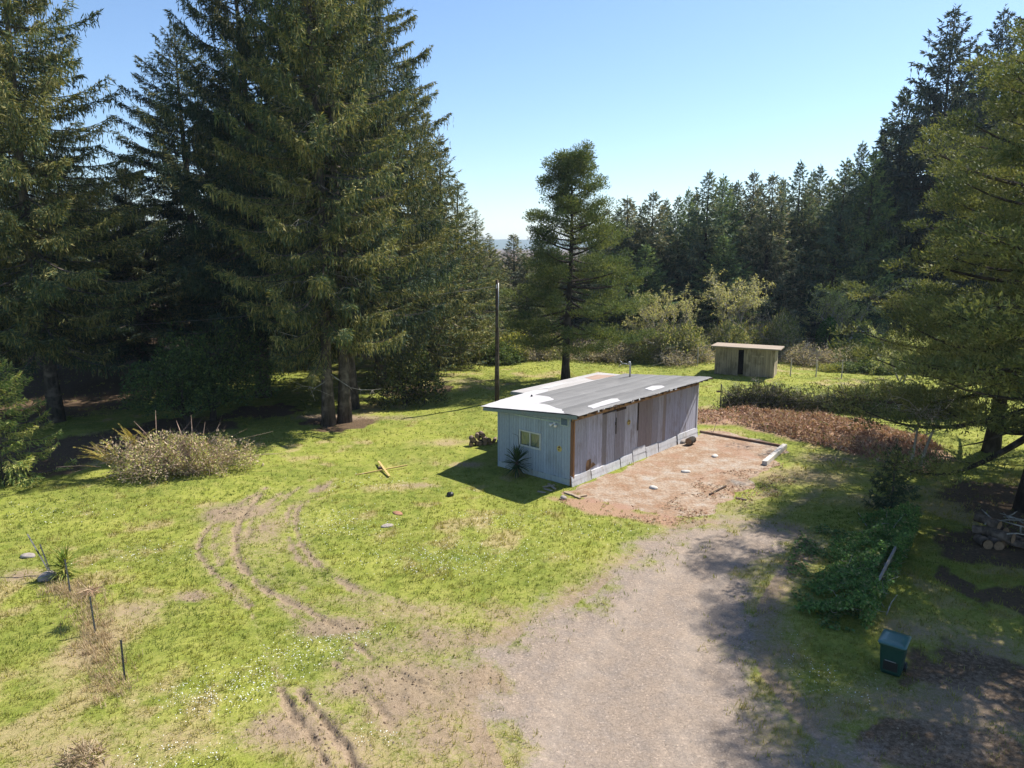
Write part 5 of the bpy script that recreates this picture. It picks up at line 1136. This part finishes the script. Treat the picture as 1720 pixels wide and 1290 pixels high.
# ------------------------------------------------------------------ ivy-covered low fence beside the bin
fa_, fb_ = np.array(G(1448, 1062)), np.array(G(1532, 896)); fd = fb_ - fa_; FLn = float(np.linalg.norm(fd)); fdu = fd / FLn; fnn = np.array([-fdu[1], fdu[0]])
iv = thing('ivy_fence', 'low fence buried under a bank of dark ivy beside the green bin', 'fence', (fa_[0], fa_[1], gz(*fa_)), math.atan2(fdu[1], fdu[0]))
rg = np.random.RandomState(71); N = 17000; u_ = rg.uniform(-.2, FLn + .3, N); s_ = rg.rand(N) ** 1.3; top = .78 * (.35 + 1.2 * fbm(u_ * 1.1, u_ * 0, 3, 4))
w_ = 1.7 * (.3 + 1.3 * fbm(u_ * .7, u_ * 0 + 3, 3, 6)) * (1 - .4 * u_ / FLn + .4 * (u_ > 1))
yy = s_ * w_ + rg.normal(size=N) * .05 - .1; zz = top * np.clip(1 - s_, 0, 1) ** .8 * (.3 + 1.3 * fbm(u_ * 2.2, yy * 2.2, 3, 8)) + .04 + rg.rand(N) * .08
front = rg.rand(N) < .22; yy = np.where(front, rg.uniform(-.22, .05, N), yy); zz = np.where(front, rg.rand(N) ** .7 * top, zz)
rail_zone = (u_ > FLn * .17) & (u_ < FLn * .52); keep = ~(rail_zone & (yy < .16) & (zz > .42)); P = np.stack([u_, yy, zz], 1)[keep]; N = len(P); lf = MB()
kites(lf, P, rg.normal(size=(N, 3)) + np.array([0, .3, .2]), rg.uniform(.06, .13, N), rg.uniform(.05, .10, N), rg, pal(rg, N, [(.07, .13, .04), (.10, .18, .05), (.14, .23, .065), (.22, .23, .10)], [.35, .35, .2, .1], .3), .45)
lf.obj('ivy', M_LEAF, iv)
tw = MB()
for k in range(70):
    b = np.array([rg.uniform(0, FLn), rg.uniform(-.3, 1.1), rg.uniform(.1, .5)]); d = rg.normal(size=3) * np.array([.5, .5, .3]) + np.array([0, 0, .25]); tw.tube([b, b + d * .35 + rg.normal(size=3) * .05, b + d * .7], [.010, .008, .004], 3, cap=False)
tw.obj('dry_stems', M_TWIG, iv)['kind'] = 'stuff'
MB().bar((FLn * .16, -.02, .72), (FLn * .54, -.02, .80), .05, .13, (.6, .6, .62)).obj('rail', M_GREYWOOD, iv)
for k in range(4): MB().box((FLn * (.10 + .30 * k) - .05, .02, -.1), (FLn * (.10 + .30 * k) + .05, .10, .62), (.5, .5, .5)).obj('post', M_GREYWOOD, iv)
gi = scatter_poly_early(gp((1345, 900), (1420, 880), (1500, 880), (1520, 900), (1470, 1000), (1440, 1070), (1380, 1060), (1330, 1010), (1320, 950)), 6500); f = fields(gi[:, 0], gi[:, 1]); ok = fbm(gi[:, 0] * 1.1, gi[:, 1] * 1.1, 3, 51) > .42; gi = gi[ok]; N = len(gi); gl = MB()
kites(gl, np.stack([gi[:, 0], gi[:, 1], height(gi[:, 0], gi[:, 1]) + .03 + rg.rand(N) * .12], 1), rg.normal(size=(N, 3)) * np.array([1, 1, .4]), rg.uniform(.07, .15, N), rg.uniform(.05, .1, N), rg, pal(rg, N, [(.06, .11, .036), (.09, .16, .045), (.15, .17, .065)], None, .3), .5)
o = gl.obj('ground_ivy', M_LEAF); o['kind'] = 'stuff'; tag(o, 'dark ground ivy creeping from the ivy bank towards the driveway', 'ivy')
# fallen sticks by the bin
for i, (a, b) in enumerate((((1488, 1040), (1506, 1012)), ((1472, 1012), (1484, 1035)), ((1470, 998), (1490, 1000)), ((1430, 900), (1460, 912)), ((1455, 890), (1440, 872)))):
    ax, ay = G(*a); bx_, by_ = G(*b); o = MB().tube([(0, 0, 0), ((bx_ - ax) / 2, (by_ - ay) / 2 + .05, .1), (bx_ - ax, by_ - ay, .12)], [.02, .016, .008], 5).obj('fallen_stick', M_TWIG); o.location = (ax, ay, gz(ax, ay) + .03); tag(o, 'pale fallen stick in the leaf litter along the ivy bank', 'stick', 'sticks along the ivy bank')

# ------------------------------------------------------------------ wire fence with hedge, dead bracken berm
HEDGE = bush_mesh(341, 1.9, .8, 1.25, 4600, .12, .07, [(.045, .06, .022), (.07, .08, .03), (.11, .09, .05), (.14, .15, .05)], [.35, .3, .2, .15], 80, .65, .15, .010, .45, 4)
for ms in HEDGE[:1]: ms.materials.append(M_TWIG)
HEDGE[1].materials.append(M_LEAF)
for i, (px, py, sx, sz) in enumerate(((1240, 689, .85, .9), (1275, 690, .9, 1.05), (1310, 692, .9, .95), (1345, 693, 1., .75), (1420, 694, 1., 1.0), (1455, 695, 1., 1.1), (1495, 697, 1.1, 1.15), (1540, 700, 1.1, 1.1), (1385, 694, .8, .6), (1590, 704, 1.2, 1.1))):
    x, y = G(px, py); t = thing('hedge_bush', ('first', 'second', 'third', 'fourth', 'sixth', 'seventh', 'eighth', 'ninth', 'fifth', 'tenth')[i] + ' dark hedge bush along the wire fence, counting from its latch post', 'hedge', (x, y, gz(x, y)), rf.uniform(-.2, .2), 'hedge along the wire fence'); t.scale = (sx, 1, sz * 1.45)
    put('stems', HEDGE[0], None, t); put('foliage', HEDGE[1], None, t)
wfn = thing('wire_fence', 'sagging wire netting fence peaked at its posts along the dark hedge', 'fence', (*G(1209, 689), 0)); o0 = np.array(G(1209, 689))
posts = [(1209, 689, 1.75), (1295, 692, 1.8), (1388, 694, 1.75), (1490, 697, 1.6)]; loc = []
for px, py, h in posts:
    q = np.array(G(px, py)) - o0; loc.append((q[0], q[1], h)); MB().tube([(q[0], q[1], -.2), (q[0] + .02, q[1], h * .5), (q[0], q[1], h)], .035, 6).obj('post', M_POST, wfn)
q = loc[0]; MB().box((q[0] - .28, q[1] - .03, 1.2), (q[0] - .04, q[1] + .03, 1.3)).obj('gate_latch', M_DARKWOOD, wfn)
for (a, b) in zip(loc[:-1], loc[1:]):
    m = MB(); n = 26
    def net(t, k): s_ = 1 - .5 * math.sin(math.pi * t) ** .6; return (a[0] * (1 - t) + b[0] * t, a[1] * (1 - t) + b[1] * t - .03, .02 + (min(a[2], b[2]) * s_ - .02) * k)
    for i in range(-9, n):
        for sg in (1, -1):
            pts = []
            for j in range(10):
                t = (i + j if sg == 1 else i + 9 - j) / n
                if 0 <= t <= 1: pts.append(net(t, j / 9))
            if len(pts) > 1: m.tube(pts, .011, 3, cap=False)
    m.tube([net(t, 1) for t in np.linspace(0, 1, 14)], .010, 4, cap=False); m.obj('netting', M_WIRE, wfn)
for i, (px, py, h) in enumerate(((1327, 632, 1.5), (1370, 634, 1.4), (1413, 636, 1.5), (1171, 615, 1.6))):
    x, y = G(px, py); o = MB().tube([(0, 0, -.2), (.03, 0, h * .5), (0, .02, h)], [.05, .045, .04], 7).obj('field_post', M_GREYWOOD); o.location = (x, y, gz(x, y)); tag(o, 'thin weathered fence post at the field edge near the far shed', 'fence post', 'posts at the field edge')

rg = np.random.RandomState(91)
def scatter_poly(poly, N, marg=.0):
    P = np.array(poly); lo, hi = P.min(0), P.max(0); out = []
    while sum(len(o) for o in out) < N:
        q = rg.uniform(lo, hi, (N * 2, 2)); out.append(q[in_poly(q[:, 0], q[:, 1], poly)])
    return np.vstack(out)[:N]
def stuff(mb, name, mat, label, cat):
    o = mb.obj(name, mat); o['kind'] = 'stuff'; return tag(o, label, cat)
q = scatter_poly(berm, 26000); dn = fbm(q[:, 0] * .8, q[:, 1] * .8, 3, 12); q = q[(dn > .36) & ((q[:, 0] > 14.5) | (rg.rand(len(q)) < .35))]; N = len(q); hgt = .45 * np.clip((fbm(q[:, 0] * 1.0, q[:, 1] * 1.0, 3, 12) - .30) * 2.6, 0, 1) * sstep(0, .8, -sd_poly(q[:, 0], q[:, 1], berm)) * np.where(q[:, 0] < 13.2, .35, 1)
z = height(q[:, 0], q[:, 1]) + rg.rand(N) ** .5 * hgt + .02; br = MB()
kites(br, np.stack([q[:, 0], q[:, 1], z], 1), rg.normal(size=(N, 3)) + np.array([0, 0, .4]), rg.uniform(.10, .24, N), rg.uniform(.05, .11, N), rg, pal(rg, N, [(.34, .20, .14), (.44, .29, .22), (.24, .13, .09), (.52, .39, .30), (.15, .16, .055)], [.32, .28, .2, .14, .06], .3), .2)
ks = rg.choice(N, 2600); kites(br, np.stack([q[ks, 0], q[ks, 1], z[ks]], 1), rg.normal(size=(2600, 3)) * np.array([1, 1, .5]) + np.array([0, 0, .6]), rg.uniform(.3, .7, 2600), .016, rg, pal(rg, 2600, [(.42, .30, .22), (.3, .2, .14), (.5, .4, .3)]))
stuff(br, 'dead_bracken', M_DRY, 'bank of reddish-brown dead bracken below the wire fence', 'bracken')
# brown leaf scraps round the pad edge and red needles at its front corner
lf = MB(); e1 = scatter_poly(gp((1180, 800), (1300, 775), (1360, 790), (1290, 850), (1180, 880), (1090, 880), (940, 850), (940, 835), (1100, 860)), 3800); e1 = e1[fbm(e1[:, 0] * 1.3, e1[:, 1] * 1.3, 3, 66) > .52]; N = len(e1)
kites(lf, np.stack([e1[:, 0], e1[:, 1], height(e1[:, 0], e1[:, 1]) + rg.rand(N) * .06 + .01], 1), rg.normal(size=(N, 3)) * np.array([1, 1, .35]), rg.uniform(.05, .16, N), rg.uniform(.02, .07, N), rg, pal(rg, N, [(.24, .12, .07), (.33, .21, .13), (.14, .08, .05), (.36, .30, .2)], None, .3), .5)
stuff(lf, 'leaf_scraps', M_DRY, 'loose brown leaf and bark scraps round the dirt pad', 'leaf litter')

# ------------------------------------------------------------------ grass, dry grass, daisies
def scatter_view(N, y0, y1, power):
    u = rg.rand(N); y = (y0 ** power + u * (y1 ** power - y0 ** power)) ** (1 / power); x = rg.uniform(-.86, .86, N) * (y + 2); return x, y
def tufts(x, y, f, nb, h, wd, cols):
    N = len(x); z = height(x, y, f); k = N * nb
    B = np.repeat(np.stack([x, y, z - .01], 1), nb, 0) + np.concatenate([rg.normal(size=(k, 2)) * .05, np.zeros((k, 1))], 1)
    hh = np.repeat(h, nb) * rg.uniform(.5, 1.3, k); an = rg.uniform(0, 6.28, k); d = np.stack([np.cos(an), np.sin(an), np.zeros(k)], 1)
    lean = rg.uniform(.15, .9, k)[:, None] * hh[:, None]; ww = np.repeat(wd, nb)[:, None]; s_ = np.stack([-np.sin(an), np.cos(an), np.zeros(k)], 1)
    V = np.stack([B - s_ * ww * .5, B + s_ * ww * .5, B + d * lean + np.array([0, 0, 1.]) * hh[:, None]], 1); return V, np.repeat(cols, nb, 0) * rg.uniform(.75, 1.25, (k, 1))
gm = MB()
for N, y0, y1, pw, nb in ((62000, 12, 36, 1.45, 5), (46000, 20, 66, 1.3, 4)):
    x, y = scatter_view(N, y0, y1, pw); f = fields(x, y); lx, ly = shed_local(x, y)
    inside = (lx > -.1) & (lx < SL + .1) & (ly > -.1) & (ly < 7)
    cover = (1 - f['gravel']) * (1 - f['bare']) * (1 - f['dirt'] * .95) * (1 - f['red'] * .9) * (1 - f['duff'] * .85)
    wgt = sstep(36, 20, y) if y0 < 15 else sstep(20, 36, y)
    keep = (rg.rand(N) < wgt * np.clip(cover, 0, 1) * (.45 + .9 * f['n_s'])) & ~inside & (f['rut'] > -.02); x, y = x[keep], y[keep]; f = {k: v[keep] for k, v in f.items()}; n = len(x)
    t = sstep(.35, .65, f['n_m'])[:, None]; cg = np.array([.115, .158, .024]) * (1 - t) + np.array([.25, .255, .052]) * t; l_ = sstep(.42, .62, f['n_l'])[:, None]; cg = cg * (1 - l_ * .5) + np.array([.285, .275, .055]) * l_ * .5
    dr = np.clip(f['dry'] * 1.1 - .15, 0, 1)[:, None] * (rg.rand(n, 1) < .75); cg = cg * (1 - dr) + np.array([.38, .31, .15]) * dr
    dist = np.hypot(x, y); V_, C_ = tufts(x, y, f, nb, .055 + .05 * rg.rand(n) + .05 * (f['n_m'] > .6), .011 + .0006 * dist, cg); gm.tris(V_, C_)
stuff(gm, 'grass', M_GRASS, 'sunlit green and yellowing grass of the lawn and field', 'grass')
dm = MB(); line = smooth_line(gp((95, 985), (140, 1000), (158, 1050), (170, 1110), (190, 1165))); L_ = np.array(line); N = 900
q = L_[rg.randint(0, len(L_), N)] + rg.normal(size=(N, 2)) * np.array([.28, .3]); f = fields(q[:, 0], q[:, 1]); V_, C_ = tufts(q[:, 0], q[:, 1], f, 9, .07 + .16 * rg.rand(N), np.full(N, .013), pal(rg, N, [(.42, .32, .20), (.34, .24, .15), (.48, .38, .22)])); dm.tris(V_, C_)
x0, y0 = G(153, 1050); N = 260; an = rg.uniform(0, 6.28, N); B = np.stack([x0 + rg.normal(size=N) * .06, y0 + .15 + rg.normal(size=N) * .06, np.full(N, 1.0)], 1); kites(dm, B, np.stack([np.cos(an), np.sin(an), rg.uniform(-.5, .3, N)], 1), rg.uniform(.2, .5, N), .014, rg, pal(rg, N, [(.36, .24, .16), (.44, .33, .22)]))
stuff(dm, 'dry_grass', M_DRY, 'long straw-coloured dead grass along the old fence posts', 'grass')
fl_ = MB(); pts = []
for px, py, sx, sy, n in ((560, 880, 2.2, 1.4, 330), (720, 935, 2.4, 1.0, 300), (770, 955, 2.0, .8, 260), (840, 880, 2.2, 1.0, 160), (560, 1085, 1.3, .7, 280), (470, 1120, 1.0, .8, 240), (390, 1160, 1.2, .6, 240), (330, 1190, .9, .5, 160), (300, 1275, 1.0, .4, 120), (100, 860, 3., 1.0, 140), (270, 930, 1.6, .9, 110), (640, 810, 2.5, 1.0, 140), (1310, 1090, .6, .8, 60), (1370, 1130, .8, .5, 70), (1440, 1170, .8, .5, 60), (1010, 900, 2., .8, 90), (640, 1240, .8, .4, 90), (880, 940, 1.6, .8, 90)):
    cx, cy = G(px, py); pts.append(np.stack([cx + rg.normal(size=n) * sx * .6, cy + rg.normal(size=n) * sy * .7], 1))
q = np.vstack(pts); f = fields(q[:, 0], q[:, 1]); ok = (f['gravel'] < .4) & (f['dirt'] < .5); q = q[ok]; N = len(q); z = height(q[:, 0], q[:, 1]) + rg.uniform(.05, .10, N)
th = np.arange(4) * math.pi / 2; r_ = rg.uniform(.006, .013, N) * (1 + np.hypot(q[:, 0], q[:, 1]) / 60); a0 = rg.uniform(0, 6.28, N); tl = rg.normal(size=(N, 2)) * .35
V_ = np.stack([np.stack([q[:, 0] + r_ * np.cos(a0 + t), q[:, 1] + r_ * np.sin(a0 + t), z + r_ * (tl[:, 0] * np.cos(a0 + t) + tl[:, 1] * np.sin(a0 + t))], 1) for t in th], 1); fl_.quads(V_, np.tile([.78, .78, .76], (N, 1)))
stuff(fl_, 'daisies', M_DRY, 'scattered small white daisies in the lawn', 'flowers')
# clods of mud thrown up along the ruts and on the bare patches
cl = []
for pts, hw, dep, st in ruts:
    P_ = np.array(pts); seg = np.linalg.norm(np.diff(P_, axis=0), axis=1); n = int(seg.sum() * 26 * st * (dep > .024)) 
    if n == 0: continue
    k = rg.choice(len(seg), n, p=seg / seg.sum()); u = rg.rand(n)[:, None]; q = P_[k] * (1 - u) + P_[k + 1] * u + rg.normal(size=(n, 2)) * hw * 1.7
    cl.append(q)
for cx, cy, rx, ry, a, b in patches:
    if a > .5: cl.append(np.stack([cx + rg.normal(size=90) * rx * .6, cy + rg.normal(size=90) * ry * .6], 1))
q = np.vstack(cl); f = fields(q[:, 0], q[:, 1]); q = q[(f['dirt'] > .35) & (f['gravel'] < .4)]; N = len(q); z = height(q[:, 0], q[:, 1]); r_ = rg.uniform(.010, .042, N) * (.6 + .8 * rg.rand(N)); base = np.array([(1, 0, -.2), (.2, 1, -.2), (-.9, .4, -.2), (-.3, -1, -.2), (.1, .1, .8)])
V_ = np.stack([q[:, 0], q[:, 1], z], 1)[:, None] + base[None] * r_[:, None, None] * rg.uniform(.6, 1.4, (N, 5, 1)); cm = MB()
cm.add(V_.reshape(-1, 3), T=(np.array([(0, 1, 4), (1, 2, 4), (2, 3, 4), (3, 0, 4)])[None] + 5 * np.arange(N)[:, None, None]).reshape(-1, 3), c=np.repeat(pal(rg, N, [(.22, .16, .11), (.30, .225, .16), (.15, .105, .072), (.36, .28, .2)]), 5, 0))
stuff(cm, 'mud_clods', M_DRY, 'crumbled brown mud clods along the tyre tracks', 'mud')
# pebbles on the driveway
pb = MB(); q = scatter_poly(drive, 1500); dd = sd_poly(q[:, 0], q[:, 1], drive); q = q[(q[:, 1] < 33) & (dd < -.2)]; N = len(q); z = height(q[:, 0], q[:, 1]); r_ = rg.uniform(.006, .020, N); base = np.array([(1, 0, 0), (-.5, .87, 0), (-.5, -.87, 0), (0, 0, .7)])
V_ = np.stack([q[:, 0], q[:, 1], z], 1)[:, None] + base[None] * r_[:, None, None] * rg.uniform(.7, 1.4, (N, 4, 1))
pb.add(V_.reshape(-1, 3), T=(np.array([(0, 1, 3), (1, 2, 3), (2, 0, 3)])[None] + 4 * np.arange(N)[:, None, None]).reshape(-1, 3), c=np.repeat(pal(rg, N, [(.35, .31, .27), (.22, .19, .17), (.45, .41, .36), (.18, .15, .13)]), 4, 0))
stuff(pb, 'pebbles', M_DRY, 'loose pebbles scattered over the gravel driveway', 'pebbles')

# ------------------------------------------------------------------ the air: thin even haze that fades the far ridge
hz, ht, ho = newmat('thin_haze'); g = NG(ht); pv = g.n('ShaderNodeVolumePrincipled'); pv.inputs['Density'].default_value = .00016; pv.inputs['Color'].default_value = (.72, .84, 1.0, 1); pv.inputs['Anisotropy'].default_value = .2; g.l(pv.outputs[0], ho.inputs['Volume'])
o = MB().box((-9300, -3300, -1.5), (9300, 9300, 75)).obj('haze', hz); o['kind'] = 'stuff'; tag(o, 'thin pale blue haze fading the distant wooded ridge', 'haze')
